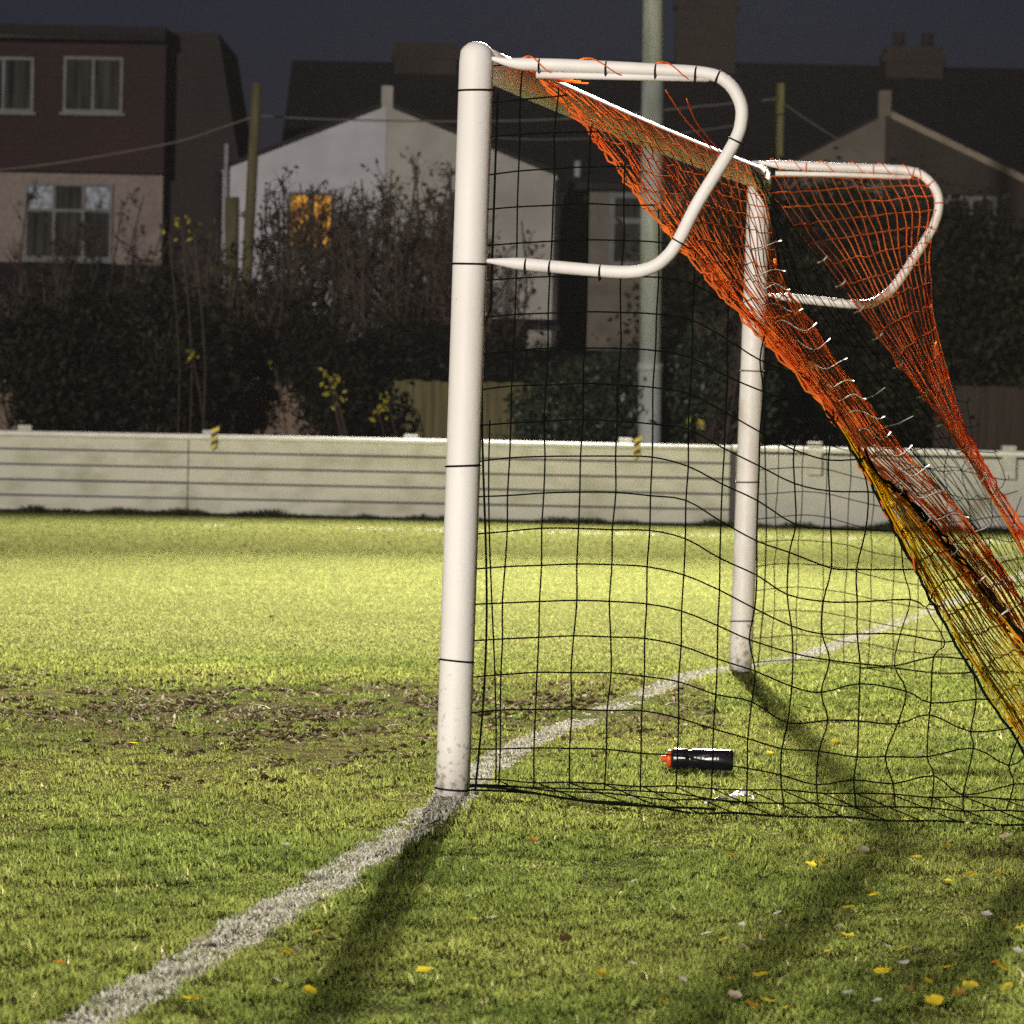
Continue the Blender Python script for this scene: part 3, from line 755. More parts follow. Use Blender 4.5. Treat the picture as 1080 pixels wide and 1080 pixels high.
leaves = [(140, 790, 'yellow', 1.2, 'lone bright yellow leaf on the grass left of the near post'), (201, 1064, 'yellow', 1.2, None), (303, 1013, 'yellow', 1, None), (312, 1011, 'pale', .8, None), (326, 1056, 'yellow', 1.1, None),
          (292, 1044, 'white', .9, None), (347, 1002, 'brown', 1.3, None), (448, 1034, 'yellow', 1.3, None), (335, 992, 'yellow', .8, None), (500, 978, 'yellow', .8, None), (518, 977, 'pale', 1, None), (472, 1008, 'brown', .8, None),
          (596, 1000, 'brown', 1, None), (635, 1038, 'yellow', 1.3, None), (494, 954, 'white', .7, None), (568, 897, 'white', .9, None), (562, 894, 'orange', .8, None), (212, 1003, 'pale', 1.4, 'pale curled leaf lying on the near end of the white goal line'),
          (302, 899, 'white', .8, None), (54, 968, 'white', .7, None), (62, 1025, 'orange', .8, None), (910, 904, 'pale', 1.3, None), (855, 920, 'yellow', 1.1, None), (866, 916, 'yellow', .9, None), (966, 912, 'yellow', 1.1, None),
          (918, 950, 'orange', .8, None), (894, 966, 'yellow', 1.1, None), (921, 952, 'yellow', 1, None), (892, 996, 'yellow', 1.4, None), (820, 972, 'white', 1.1, None), (801, 980, 'white', .7, None), (745, 994, 'white', 1.2, None), (765, 1000, 'yellow', 1.1, None),
          (800, 1001, 'pale', 1.1, None), (803, 1039, 'yellow', 1.2, None), (774, 1061, 'pale', 1.1, None), (793, 1071, 'orange', 1.2, None), (808, 1066, 'yellow', 1.2, None), (935, 1007, 'white', 1.1, None), (953, 1026, 'white', 1.2, None),
          (968, 1011, 'white', 1, None), (1000, 1030, 'yellow', 1.4, None), (1040, 974, 'white', 1.4, None), (1073, 1012, 'white', 1.1, None), (925, 1066, 'white', .9, None), (895, 1058, 'white', 1.3, None), (985, 1066, 'yellow', 1.35, 'largest yellow leaf, ragged, at the lower right edge of the grass'),
          (1023, 1050, 'yellow', 1.2, None), (1058, 1030, 'yellow', 1.3, None), (1062, 1052, 'yellow', 1.1, None), (998, 942, 'brown', 1, None), (1060, 890, 'pale', 1.2, None), (938, 850, 'orange', .9, None), (970, 872, 'yellow', 1.1, None), (955, 872, 'yellow', .8, None), (884, 892, 'yellow', 1, None),
          (1024, 930, 'yellow', 1.1, None), (1075, 988, 'yellow', 1.1, None), (930, 1035, 'yellow', 1.4, None), (952, 1010, 'yellow', 1.1, None), (672, 955, 'white', .7, None), (668, 1026, 'white', .8, None), (668, 938, 'white', .7, None), (830, 788, 'brown', 1.1, None), (850, 752, 'brown', 1.4, None), (812, 800, 'yellow', .9, None), (803, 812, 'yellow', .8, None),
          (866, 784, 'pale', 1.4, None), (880, 788, 'yellow', 1.0, None), (970, 802, 'pale', 1, None), (1000, 804, 'pale', 1, None), (1036, 782, 'pale', .9, None), (1052, 768, 'yellow', .8, None), (723, 770, 'white', .8, None), (627, 805, 'brown', 1, None), (620, 846, 'white', .9, None), (664, 847, 'white', 1, None), (287, 655, 'brown', 1.5, None), (20, 652, 'brown', 1.2, None), (163, 564, 'brown', 1.5, None), (258, 579, 'brown', 1.5, None)]
lr = random.Random(77)
for k in range(26):
    leaves.append((lr.uniform(690, 1078), lr.uniform(870, 1076), lr.choice(('yellow', 'yellow', 'pale', 'pale', 'orange', 'white')), lr.uniform(.6, 1.0), None))
for i, (px, py, kind, sc, lab) in enumerate(leaves):
    o = bpy.data.objects.new('fallen_leaf', LM[kind][i % 3]); COL.objects.link(o)
    p = on_ground(px, py); o.location = p + Vector((0, 0, .022)); s_ = .0175 * sc * (.75 if kind == 'white' else 1) * (1.25 if p.y > 20 else 1); o.scale = (s_, s_ * 1.3, s_)
    o.rotation_euler = (RN.uniform(-.45, .45), RN.uniform(-.45, .45), RN.uniform(0, 6.28))
    if lab: tag(o, lab, 'leaf', 'fallen leaves on the grass')
    else: tag(o, LAB[kind], 'leaf', 'fallen leaves on the grass')

# ------------------------------------------------------------------ perimeter barrier
def X(px, py, Y): return at_y(px, py, Y).x
def Z(px, py, Y): return at_y(px, py, Y).z
zt = Z(540, 467, YW)
xs = X(770, 510, YW)
bar = thing('boarded_barrier', (X(300, 550, YW), YW, 0), 'long pale barrier clad in horizontal boards behind the pitch', 'barrier')
pw = (X(770, 510, YW) - X(484, 510, YW))
for k in range(3):
    x1 = xs - pw * k - .006; x0 = xs - pw * (k + 1) + .006
    if k == 2: x0 -= 2.2
    mb = MB(); bh = (zt - .03) / 5
    for q in range(5):
        z0 = .02 + q * bh
        R_ = Matrix.Rotation(rad(.8 + .15 * ((q * 7 + k) % 3)), 3, 'X')
        # the far end of each board dips slightly
        R_ = Matrix.Rotation(rad(.05 * ((q + k * 2) % 3 - 1)), 3, 'Y') @ R_
        mb.box(((x0 + x1) / 2, YW + .03, z0 + bh / 2), (x1 - x0, .022, bh - .023), R_)
    mb.build('board_panel', M['board'], bar)
MB().bb(xs - 3 * pw - 2.2, xs - .01, YW + .05, YW + .07, .0, zt - .05).build('backing_board', M['pipe'], bar)
MB().tube([(xs - 3 * pw - 2.2, YW + .0, zt - .012), (xs - 1.5 * pw, YW, zt - .006), (xs, YW, zt - .012)], .03, 12).build('top_rail', M['rail'], bar, smooth=True)
con = thing('concrete_barrier', (X(930, 555, YW), YW, 0), 'plain pale stained concrete barrier behind the far goal post', 'barrier')
MB().bb(xs + .06, xs + 7, YW + .06, YW + .16, -.05, zt - .07).build('panel', M['concrete'], con)
MB().bb(xs + .005, xs + .055, YW + .02, YW + .16, -.05, zt - .05).build('gap_post', M['pipe'], con)
MB().tube([(xs + .02, YW, zt - .008), (xs + 7, YW, zt - .008)], .034, 12).build('top_rail', M['rail'], con, smooth=True)
for px, lab in ((25, 'leftmost'), (220, 'a'), (433, 'b'), (660, 'c'), (860, 'd'), (1065, 'e')):
    par = bar if px < 770 else con
    x = X(px, 465, YW); MB().bb(x - .075, x + .075, YW + .08 if px < 770 else YW - .03, YW + .20, .0 if px < 770 else zt - .28, zt + .075 + RN.uniform(-.01, .01)).build('support_post', M['post_block'], par, bevel=.012)
for px, py, lab in ((227, 462, 'striped hazard tape knotted on the rail above the boarded barrier, at left'), (673, 472, 'striped hazard tape knotted on the rail beside the tall mast')):
    o = thing('hazard_tape', at_y(px, py - 4, YW - .05), lab, 'tape')
    c = at_y(px, py, YW - .045)
    for q in range(5):
        a = c + Vector((-.035 + .012 * q * 0, 0, .10 - .045 * q))
        w = .075 - .008 * q
        MB().poly([a + Vector((-.01, 0, -.012)), a + Vector((w, 0, .028)), a + Vector((w, 0, -.014)), a + Vector((-.01, 0, -.055))], (0, .004, 0)).build('stripe', M['yellow' if q % 2 == 0 else 'black'], o)

# ------------------------------------------------------------------ masts, poles and cables
YM = YW + 3
def upright(name, pb, pt, Y, r0, r1, m, label, cat, n=14, parent=None, group=None):
    a = at_y(*pb, Y); b = at_y(*pt, Y); d = (b - a) / (b.z - a.z); base = a - d * a.z
    o = thing(name, base, label, cat, group) if parent is None else parent
    MB().tube([base.lerp(b, k / 6) for k in range(7)], [r0 + (r1 - r0) * k / 6 for k in range(7)], n).build('shaft', m, o, smooth=True)
    return o, base, b
mast = thing('floodlight_mast', at_y(686, 500, YM) * 1, 'tall pale grey steel floodlight mast rising behind the barrier', 'mast')
mb0 = at_y(685, 465, YM); mt0 = at_y(689, 0, YM); md = (mt0 - mb0) / (mt0.z - mb0.z)
mbase = mb0 - md * mb0.z; mast.location = mbase; MH = 10.8; mtop = mbase + md * MH
mr = 11.8 / FPX * YM
MB().tube([mbase, mbase + md * 1.75], mr * 1.05, 20).build('shaft', M['mast'], mast, smooth=True)
MB().tube([mbase + md * 1.7, mbase + md * 5.0], mr * .98, 20).build('shaft', M['mast'], mast, smooth=True)
MB().tube([mbase + md * 5, mtop], [mr * .95, mr * .7], 20).build('shaft', M['mast'], mast, smooth=True)
for h in (1.72, 3.75): MB().tube([mbase + md * (h - .05), mbase + md * (h + .05)], mr * 1.16, 20).build('band', M['mast'], mast, smooth=True)
MB().box(mtop, (2.2, .12, .12)).build('cross_arm', M['mast'], mast)
for k in (-.8, 0, .8):
    h = MB().box(mtop + Vector((k, -.25, -.1)), (.6, .35, .45), Matrix.Rotation(rad(-35), 3, 'X')).build('floodlight', M['mast'], mast, bevel=.03)
    MB().box(mtop + Vector((k, -.39, -.21)), (.52, .02, .38), Matrix.Rotation(rad(-35), 3, 'X')).build('lens', M['lampglass'], h)

upright('timber_pole', (253, 430), (271, 88), YW + 7, .075, .062, M['timber_pole'], 'leaning wooden telegraph pole in front of the white gabled house', 'pole')
upright('timber_pole', (815, 400), (822, 88), YW + 9, .085, .075, M['timber_pale'], 'lichen green wooden pole behind the far goal bracket', 'pole')
upright('timber_stake', (244, 420), (245, 208), YW + 8, .06, .09, M['timber_pole'], 'short dark timber stake left of the leaning telegraph pole', 'stake')
def cable(pts, Y, label, sag=0, r=.011):
    P = smooth_path([at_y(x, y, Y + (dy if len(p) == 3 else 0)) for p in pts for (x, y, dy) in [(*p, 0)[:3]]], 8)
    tag(MB().tube(P, r, 5).build('overhead_cable', M['cable'], org=P[0], smooth=True), label, 'cable')
cable([(-30, 182), (60, 172), (180, 151), (235, 134), (270, 122)], YW + 7, 'cable running left from the leaning telegraph pole')
cable([(271, 122), (350, 126), (480, 128), (600, 125), (740, 112), (822, 104)], YW + 8, 'cable strung between the two wooden poles')
cable([(822, 106), (860, 132), (905, 160), (950, 190)], YW + 9, 'cable slanting down right from the lichen green pole', r=.008)
cable([(480, 140), (560, 147), (700, 142), (800, 128)], YW + 8.4, 'thinner lower cable sagging behind the crossbar', r=.008)

# ------------------------------------------------------------------ houses
def window(house, px0, py0, px1, py1, Y, cols, name='window', transom=None, fw=.05, m='upvc', pane='glass', panes=None):
    pm_ = (py0 + py1) / 2
    x0, x1, z1, z0 = X(px0, pm_, Y), X(px1, pm_, Y), Z((px0 + px1) / 2, py0, Y), Z((px0 + px1) / 2, py1, Y)
    fr = MB(); y0, y1 = Y - .06, Y + .06
    fr.bb(x0, x0 + fw, y0, y1, z0, z1); fr.bb(x1 - fw, x1, y0, y1, z0, z1)
    fr.bb(x0 + fw, x1 - fw, y0 + .002, y1, z0, z0 + fw); fr.bb(x0 + fw, x1 - fw, y0 + .002, y1, z1 - fw, z1)
    for c in range(1, cols):
        xm = x0 + (x1 - x0) * c / cols; fr.bb(xm - fw / 2, xm + fw / 2, y0 + .003, y1, z0 + fw, z1 - fw)
    if transom:
        zm = z0 + (z1 - z0) * transom; fr.bb(x0 + fw, x1 - fw, y0 + .005, y1 - .01, zm - fw / 2, zm + fw / 2)
    f = fr.build(name, M[m], house)
    MB().bb(x0 - .05, x1 + .05, Y - .12, Y - .062, z0 - .05, z0 - .004).build('sill', M[m], f)
    for c in range(cols):
        a = x0 + (x1 - x0) * c / cols + fw * .6; b = x0 + (x1 - x0) * (c + 1) / cols - fw * .6
        if transom:
            zm = z0 + (z1 - z0) * transom
            MB().bb(a, b, Y - .012, Y + .012, z0 + fw * .6, zm - fw * .3).build('pane', M[pane], f)
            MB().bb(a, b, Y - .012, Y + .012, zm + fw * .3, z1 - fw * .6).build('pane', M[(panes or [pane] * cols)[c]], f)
        else:
            MB().bb(a, b, Y - .012, Y + .012, z0 + fw * .6, z1 - fw * .6).build('pane', M[pane], f)
    return f

# left house with tile hung loft dormer
YH = 72.0
lh = thing('terraced_house', (X(60, 400, YH), YH, 0), 'dark terraced house at left with tile hung loft dormer over a pebbledash storey', 'house')
xl = X(-260, 200, YH); xr = X(171, 230, YH); zdb = Z(90, 182, YH); zdt = Z(90, 40, YH)
MB().bb(xl, xr, YH, YH + 5, 0, zdb - .01).build('wall', M['pebbledash'], lh)
MB().bb(xl, X(175, 110, YH), YH - .22, YH + 5, zdb, zdt).build('dormer', M['tile_hung'], lh)
MB().bb(xl, X(177, 35, YH), YH - .42, YH + 5, zdt + .004, Z(90, 29, YH)).build('dormer_roof', M['slate'], lh)
MB().tube([(xl, YH - .47, zdt - .03), (X(177, 35, YH), YH - .47, zdt - .03)], .05, 8).build('gutter', M['pipe'], lh, smooth=True)
window(lh, 67, 60, 130, 119, YH - .225, 2)
window(lh, -28, 60, 36, 118, YH - .225, 2)
window(lh, 26, 193, 119, 274, YH - .005, 3, transom=.64, panes=['pane_glare', 'glass', 'pane_glare'])
MB().poly([(X(175, 100, YH), YH + .5, 0), (X(252, 300, YH), YH + .5, 0), (X(252, 180, YH), YH + .5, Z(252, 180, YH)), (X(228, 32, YH), YH + .5, Z(228, 32, YH)), (X(177, 30, YH), YH + .5, Z(177, 30, YH))], (0, 5, 0)).build('side_wall', M['brick'], lh)
ex = MB(); z0, z1 = Z(90, 340, YH - 3), Z(90, 278, YH)
ex.poly([(xl, YH - 3.2, z0), (xl, YH - .01, z1), (xl, YH - .01, z1 - .15), (xl, YH - 3.2, z0 - .15)], (X(176, 300, YH) - xl, 0, 0)).build('lean_to_roof', M['slate'], lh)
MB().bb(xl + .2, X(170, 300, YH), YH - 3, YH - .02, 0, z0 - .16).build('lean_to_wall', M['brick'], lh)

# white gabled pair
YG = 68.0
wh = thing('gabled_house', (X(408, 400, YG), YG, 0), 'gabled house rendered white on its left half and cream on its right', 'house')
def P(px, py, Y): return at_y(px, py, Y)
ap = P(408, 112, YG); le = P(231, 181, YG); re_ = P(588, 186, YG)
MB().poly([(le.x, YG, 0), (ap.x, YG, 0), (ap.x, YG, ap.z), (le.x, YG, le.z)], (0, 9, 0)).build('wall', M['render_white'], wh)['label'] = 'white rendered half'
MB().poly([(ap.x + .005, YG + .02, 0), (re_.x, YG + .02, 0), (re_.x, YG + .02, re_.z), (ap.x + .005, YG + .02, ap.z)], (0, 9, 0)).build('wall', M['render_cream'], wh)['label'] = 'cream rendered half'
for a, b in ((le, ap), (ap, re_)):
    d = Vector((0, 0, .012)); lift = Vector((0, 0, .06))
    MB().poly([(a.x, YG + .06, a.z + .012), (b.x, YG + .06, b.z + .012), (b.x, YG + .06, b.z + .09), (a.x, YG + .06, a.z + .09)], (0, 9, 0)).build('roof', M['slate'], wh)
a = P(402, 110, YG); b = P(415, 90, YG)
MB().bb(a.x, b.x, YG + .05, YG + .35, ap.z - .12, b.z).build('parapet_stub', M['render_cream'], wh, bevel=.02)
window(wh, 303, 203, 352, 264, YG - .01, 2, pane='litwin', m='pipe')
for px, m_, r in ((231, 'pipe_white', .035), (229, 'pipe', .045)):
    x = X(px, 250, YG - .1); MB().tube([(x + (.0 if m_ == 'pipe' else .09), YG - .1, 0), (x + (.0 if m_ == 'pipe' else .09), YG - .1, Z(px, 152 if m_ == 'pipe_white' else 180, YG))], r, 8).build('drainpipe', M[m_], wh, smooth=True)
x = X(587, 260, YG - .1); MB().tube([(x, YG - .1, 0), (x, YG - .1, Z(587, 190, YG))], .05, 8).build('drainpipe', M['pipe'], wh, smooth=True)
# dark terrace behind it
def terrace(px0, px1, pyr, pye, Y, label, chim, dep=4.5):
    o = thing('terraced_house', (X((px0 + px1) / 2, 300, Y), Y, 0), label, 'house')
    x0, x1 = X(px0, 200, Y), X(px1, 200, Y); ze = Z((px0 + px1) / 2, pye, Y); yr = Y + dep; zr = Z((px0 + px1) / 2, pyr, yr)
    MB().bb(x0, x1, Y, Y + 2 * dep, 0, ze - .02).build('wall', M['brick'], o)
    MB().poly([(x0 - .1, Y - .3, ze - .12), (x0 - .1, yr, zr), (x0 - .1, yr + dep + .3, ze - .12)], (x1 - x0 + .2, 0, 0)).build('roof', M['slate'], o)
    for (c0, c1, ct, cb, pots) in chim:
        a = P(c0, ct, yr); b = P(c1, cb, yr)
        st = MB().bb(a.x, b.x, yr - .45, yr + .45, min(b.z, zr - .8), a.z); st.bb(a.x - .06, b.x + .06, yr - .5, yr + .5, a.z - .32, a.z - .15)
        ch = st.build('chimney', M['brick_brown'], o)
        for q in range(pots):
            xx = a.x + (b.x - a.x) * (q + .5) / pots
            MB().tube([(xx, yr, a.z), (xx, yr, a.z + .22), (xx, yr, a.z + .3)], [.13, .11, .13], 10).build('chimney_pot', M['brick'], ch, smooth=True)
    return o
terrace(298, 560, 66, 190, 84, 'dark slate roofed terraced house behind the white gabled house', [(417, 480, 46, 130, 0)])
terrace(563, 1180, 68, 200, 83, 'long dark slate roofed terrace behind the mast', [(714, 774, -8, 110, 0), (933, 991, 50, 130, 2)])
# small rear extension between
yx = 69.5
sx_ = thing('rear_extension', (X(655, 400, yx), yx, 0), 'drab beige rear extension with a dark window, just left of the mast', 'house')
MB().bb(X(621, 260, yx), X(735, 260, yx), yx, yx + 5, 0, Z(650, 196, yx)).build('wall', M['render_drab'], sx_)
MB().poly([(X(600, 200, yx), yx - .25, Z(650, 201, yx)), (X(600, 200, yx), yx - .25, Z(650, 194, yx)), (X(600, 200, yx), yx + 5, Z(650, 150, yx)), (X(600, 200, yx), yx + 5, Z(650, 195, yx))], (X(745, 200, yx) - X(600, 200, yx), 0, 0)).build('roof', M['slate'], sx_)
window(sx_, 642, 203, 684, 282, yx - .01, 1, fw=.09, transom=.62)
MB().bb(X(594, 260, yx), X(620, 260, yx), yx + .4, yx + 4.5, 0, Z(605, 205, yx)).build('wall', M['brick'], sx_)
x = X(610, 180, yx); MB().tube([(x, yx + 1, Z(610, 205, yx)), (x, yx + 1, Z(610, 166, yx))], .055, 8).build('vent_pipe', M['pipe_white'], sx_, smooth=True)
# right gabled brick house
YB = 74.0
bh = thing('gabled_house', (X(950, 400, YB), YB, 0), 'brown gabled brick house at right with a pale verge and beige left half', 'house')
ap = P(934, 121, YB); le = P(800, 190, YB); re_ = P(1130, 213, YB)
MB().poly([(le.x, YB, 0), (ap.x, YB, 0), (ap.x, YB, ap.z), (le.x, YB, le.z)], (0, 7, 0)).build('wall', M['render_drab'], bh)['label'] = 'beige rendered half'
MB().poly([(ap.x + .005, YB + .02, 0), (re_.x, YB + .02, 0), (re_.x, YB + .02, re_.z), (ap.x + .005, YB + .02, ap.z)], (0, 7, 0)).build('wall', M['brick_brown'], bh)['label'] = 'brown brick half'
MB().poly([(ap.x + .1, YB - .03, ap.z - .06), (re_.x, YB - .03, re_.z - .06), (re_.x, YB - .03, re_.z + .06), (ap.x + .1, YB - .03, ap.z + .06)], (0, .1, 0)).build('verge_board', M['verge'], bh)
for a, b in ((le, ap), (ap, re_)):
    MB().poly([(a.x, YB + .09, a.z + .012), (b.x, YB + .09, b.z + .012), (b.x, YB + .09, b.z + .07), (a.x, YB + .09, a.z + .07)], (0, 7, 0)).build('roof', M['slate'], bh)
a = P(927, 120, YB); b = P(941, 95, YB)
MB().bb(a.x, b.x, YB + .05, YB + .4, ap.z - .12, b.z).build('parapet_stub', M['render_drab'], bh, bevel=.02)
window(bh, 996, 207, 1051, 262, YB + .0, 2, fw=.07)

# ------------------------------------------------------------------ timber fences
def fence(px0, px1, pyt, Y, m, label, rails=True):
    o = thing('timber_fence', (X((px0 + px1) / 2, 450, Y), Y, 0), label, 'fence')
    x0, x1 = X(px0, 430, Y), X(px1, 430, Y); w = .11; n = max(1, int((x1 - x0) / w)); mb = MB(); zt_ = Z((px0 + px1) / 2, pyt, Y)
    for k in range(n):
        mb.box((x0 + w * (k + .5), Y + (.012 if k % 2 else 0), zt_ / 2), (w * 1.02, .018, zt_ + RN.uniform(-.03, .01)), Matrix.Rotation(RN.uniform(-.012, .012), 3, 'Y'))
    mb.build('pales', M[m], o)
    MB().bb(x0, x1, Y + .025, Y + .08, zt_ - .35, zt_ - .25).build('rail', M[m], o)
    for x in np.arange(x0 + .1, x1, 1.8): MB().bb(x - .05, x + .05, Y + .085, Y + .18, 0, zt_ + .02).build('fence_post', M[m], o)
YF = YW + 5.5
fence(-40, 340, 398, YF, 'fence_pink', 'grey brown close boarded fence showing through gaps in the left hedge')
fence(396, 562, 402, YF - .3, 'fence_green', 'mossy green close boarded fence behind the near goal post')
fence(690, 830, 425, YF, 'fence_dark', 'dark close boarded fence behind the far post shrubs')
fence(985, 1140, 408, YF, 'fence_dark', 'dark brown close boarded fence at the right edge')
# low wall and shed roof below the white gable
sh = thing('garden_shed', (X(530, 400, YF + 3), YF + 3, 0), 'low dark felt roofed garden shed below the cream gable', 'shed')
ys = YF + 3
MB().bb(X(470, 370, ys), X(556, 370, ys), ys, ys + 2, 0, Z(520, 346, ys)).build('wall', M['fence_pink'], sh)
MB().poly([(X(460, 340, ys), ys - .25, Z(520, 348, ys)), (X(460, 340, ys), ys - .25, Z(520, 343, ys)), (X(460, 340, ys), ys + 2.3, Z(520, 332, ys)), (X(460, 340, ys), ys + 2.3, Z(520, 340, ys))], (X(590, 340, ys) - X(460, 340, ys), 0, 0)).build('roof', M['slate'], sh)
sh2 = thing('garden_shed', (X(620, 400, ys + .5), ys + .5, 0), 'low shed with weathered sloping roof left of the mast', 'shed')
MB().bb(X(556, 390, ys), X(672, 390, ys), ys + .5, ys + 2.5, 0, Z(610, 386, ys)).build('wall', M['fence_dark'], sh2)
MB().poly([(X(552, 390, ys), ys + .2, Z(610, 392, ys)), (X(552, 390, ys), ys + .2, Z(610, 386, ys)), (X(552, 390, ys), ys + 2.8, Z(610, 366, ys)), (X(552, 390, ys), ys + 2.8, Z(610, 374, ys))], (X(678, 390, ys) - X(552, 390, ys), 0, 0)).build('roof', M['fence_dark'], sh2)

# ------------------------------------------------------------------ vegetation
def leaf_cloud(P_, size, rnd, aspect=.5, droop=0):
    n = len(P_)
    a = NR.normal(size=(n, 3)); a /= np.linalg.norm(a, axis=1)[:, None]
    b = NR.normal(size=(n, 3)); b -= a * (a * b).sum(1)[:, None]; b /= np.linalg.norm(b, axis=1)[:, None]
    s = (size * NR.uniform(.6, 1.35, n))[:, None]
    V = np.stack((P_ - a * s, P_ + b * s * aspect, P_ + a * s, P_ - b * s * aspect), 1).reshape(-1, 3)
    base = (np.arange(n) * 4)[:, None, None]
    T = (np.array([[0, 1, 2], [0, 2, 3]])[None] + base).reshape(-1, 3)
    return V, T, np.repeat(rnd, 4)

def bushy(name, label, cat, blobs, Y, dep, n, size, m, group=None, clump=.5, stems=4):
    """foliage mass: blobs are (px, py, rx_px, ry_px)"""
    sc = Y / FPX; cx = sum(b[0] for b in blobs) / len(blobs)
    o = thing(name, (X(cx, 450, Y), Y, 0), label, cat, group)
    pts = []; wts = np.array([b[2] * b[3] for b in blobs], float); wts /= wts.sum()
    for b, w in zip(blobs, wts):
        c = P(b[0], b[1], Y); k = max(6, int(n * w / 38))
        # clumps of leaves through the volume, more near the skin
        d = NR.normal(size=(k, 3)); d /= np.linalg.norm(d, axis=1)[:, None]
        r = NR.uniform(.25, 1, k) ** .45
        cc = np.array(c)[None] + d * r[:, None] * np.array((b[2] * sc, dep, b[3] * sc))[None]
        q = np.repeat(cc, 38, 0) + NR.normal(size=(k * 38, 3)) * (np.repeat(NR.uniform(.10, .26, k), 38)[:, None] * clump * 1.6)
        pts.append(q)
    P_ = np.concatenate(pts); P_ = P_[P_[:, 2] > .02]
    cl = fbm(P_[:, 0] * 2.5 + P_[:, 1], P_[:, 2] * 2.5, 5)
    rnd = np.clip(NR.uniform(0, 1, len(P_)) * .65 + (cl - .3) * .9, 0, 1)
    V, T, A = leaf_cloud(P_, size, rnd)
    fast_mesh('foliage', V, T, M[m], o, attr=A)
    st = MB(); rr = random.Random(int(cx) + n)
    for k in range(stems):
        b = blobs[rr.randrange(len(blobs))]; c = P(b[0] + rr.uniform(-.6, .6) * b[2], b[1], Y)
        base = Vector((o.location.x * .4 + c.x * .6, Y + rr.uniform(-.3, .3), 0)); mid = base.lerp(c, .5) + Vector((rr.uniform(-.2, .2), 0, 0))
        st.tube(smooth_path([base, mid, c], 4), [.05 - .004 * q for q in range(9)], 6)
    if stems: st.build('stems', M['bark'], o, smooth=True)
    return o

def twiggy(label, blobpx, Y, nst, hgt_px, leafm, nleaf, seed, cat='shrub', spread=.5, name='bare_shrub', lsize=.04, lean=0):
    """upright many stemmed shrub; blobpx = (base px, width px)"""
    rr = random.Random(seed); c = P(blobpx[0], 460, Y); c.z = 0
    o = thing(name, c, label, cat)
    w = blobpx[1] * Y / FPX; mb = MB(); ends = []
    for k in range(nst):
        bx = c.x + rr.uniform(-.32, .32) * w; by = Y + rr.uniform(-.5, .5)
        top = P(0, hgt_px + rr.uniform(0, 70) + 30 * abs(rr.gauss(0, .6)), Y).z
        tx = c.x + rr.uniform(-.5, .5) * w + lean
        p0 = Vector((bx, by, 0)); p3 = Vector((tx, by + rr.uniform(-.4, .4), top))
        p1 = p0.lerp(p3, .35) + Vector((rr.gauss(0, .12), rr.gauss(0, .1), 0)); p2 = p0.lerp(p3, .7) + Vector((rr.gauss(0, .12), 0, 0))
        path = smooth_path([p0, p1, p2, p3], 4); m_ = len(path)
        mb.tube(path, [.020 * (1 - .75 * q / m_) + .003 for q in range(m_)], 4, caps=False)
        for q in range(14):
            t = rr.uniform(.25, .98); i = int(t * (m_ - 1)); s0 = path[i]
            dr = Vector((rr.gauss(0, .5), rr.gauss(0, .5), rr.uniform(.4, 1.1))).normalized(); L = rr.uniform(.25, .8) * (1.15 - t * .6)
            e = s0 + dr * L; mdl = s0.lerp(e, .5) + Vector((rr.gauss(0, .04), rr.gauss(0, .04), .02))
            mb.tube([s0, mdl, e], [.008, .006, .003], 3, caps=False); ends.append((s0, e))
            for z in range(2):
                a = s0.lerp(e, rr.uniform(.3, .9)); f2 = a + Vector((rr.gauss(0, .12), rr.gauss(0, .12), rr.uniform(.05, .25)))
                mb.tube([a, f2], [.005, .0025], 3, caps=False); ends.append((a, f2))
    mb.build('stems', M['twig'], o, smooth=False)
    idx = [rr.choice(ends) for _ in range(nleaf)]
    P_ = np.array([tuple(a.lerp(b, rr.random() ** .6)) for a, b in idx]) + NR.normal(size=(nleaf, 3)) * .035
    V, T, A = leaf_cloud(P_, lsize, np.clip(NR.uniform(0, 1, nleaf), 0, 1)); fast_mesh('leaves', V, T, M[leafm], o, attr=A)
    return o

YS = YW + 7.5
twiggy('upright twiggy shrub in front of the lit orange window', (320, 118), YS + .6, 56, 172, 'shrub_brown', 3600, 1)
twiggy('thin twiggy shrub below the white half of the gable', (392, 90), YS, 36, 184, 'shrub_brown', 1900, 2)
twiggy('tallest twiggy shrub before the join of the white and cream gable halves', (440, 90), YS + .8, 38, 162, 'shrub_brown', 2400, 3)
twiggy('reddish leaved twiggy shrub just left of the near goal post', (478, 60), YS + .2, 30, 188, 'shrub_red', 3200, 4)
twiggy('dark twiggy shrub with small dangling leaves right of the near goal post', (522, 50), YS - .3, 9, 205, 'shrub_red', 1000, 5)
twiggy('low bare brambly shrub beside the leaning telegraph pole', (250, 120), YS - 1, 24, 235, 'shrub_brown', 1500, 6)
twiggy('climbing bare stems against the pebbledash wall', (85, 190), YH - 2.9, 20, 190, 'shrub_brown', 900, 7, name='bare_climber', lsize=.05)

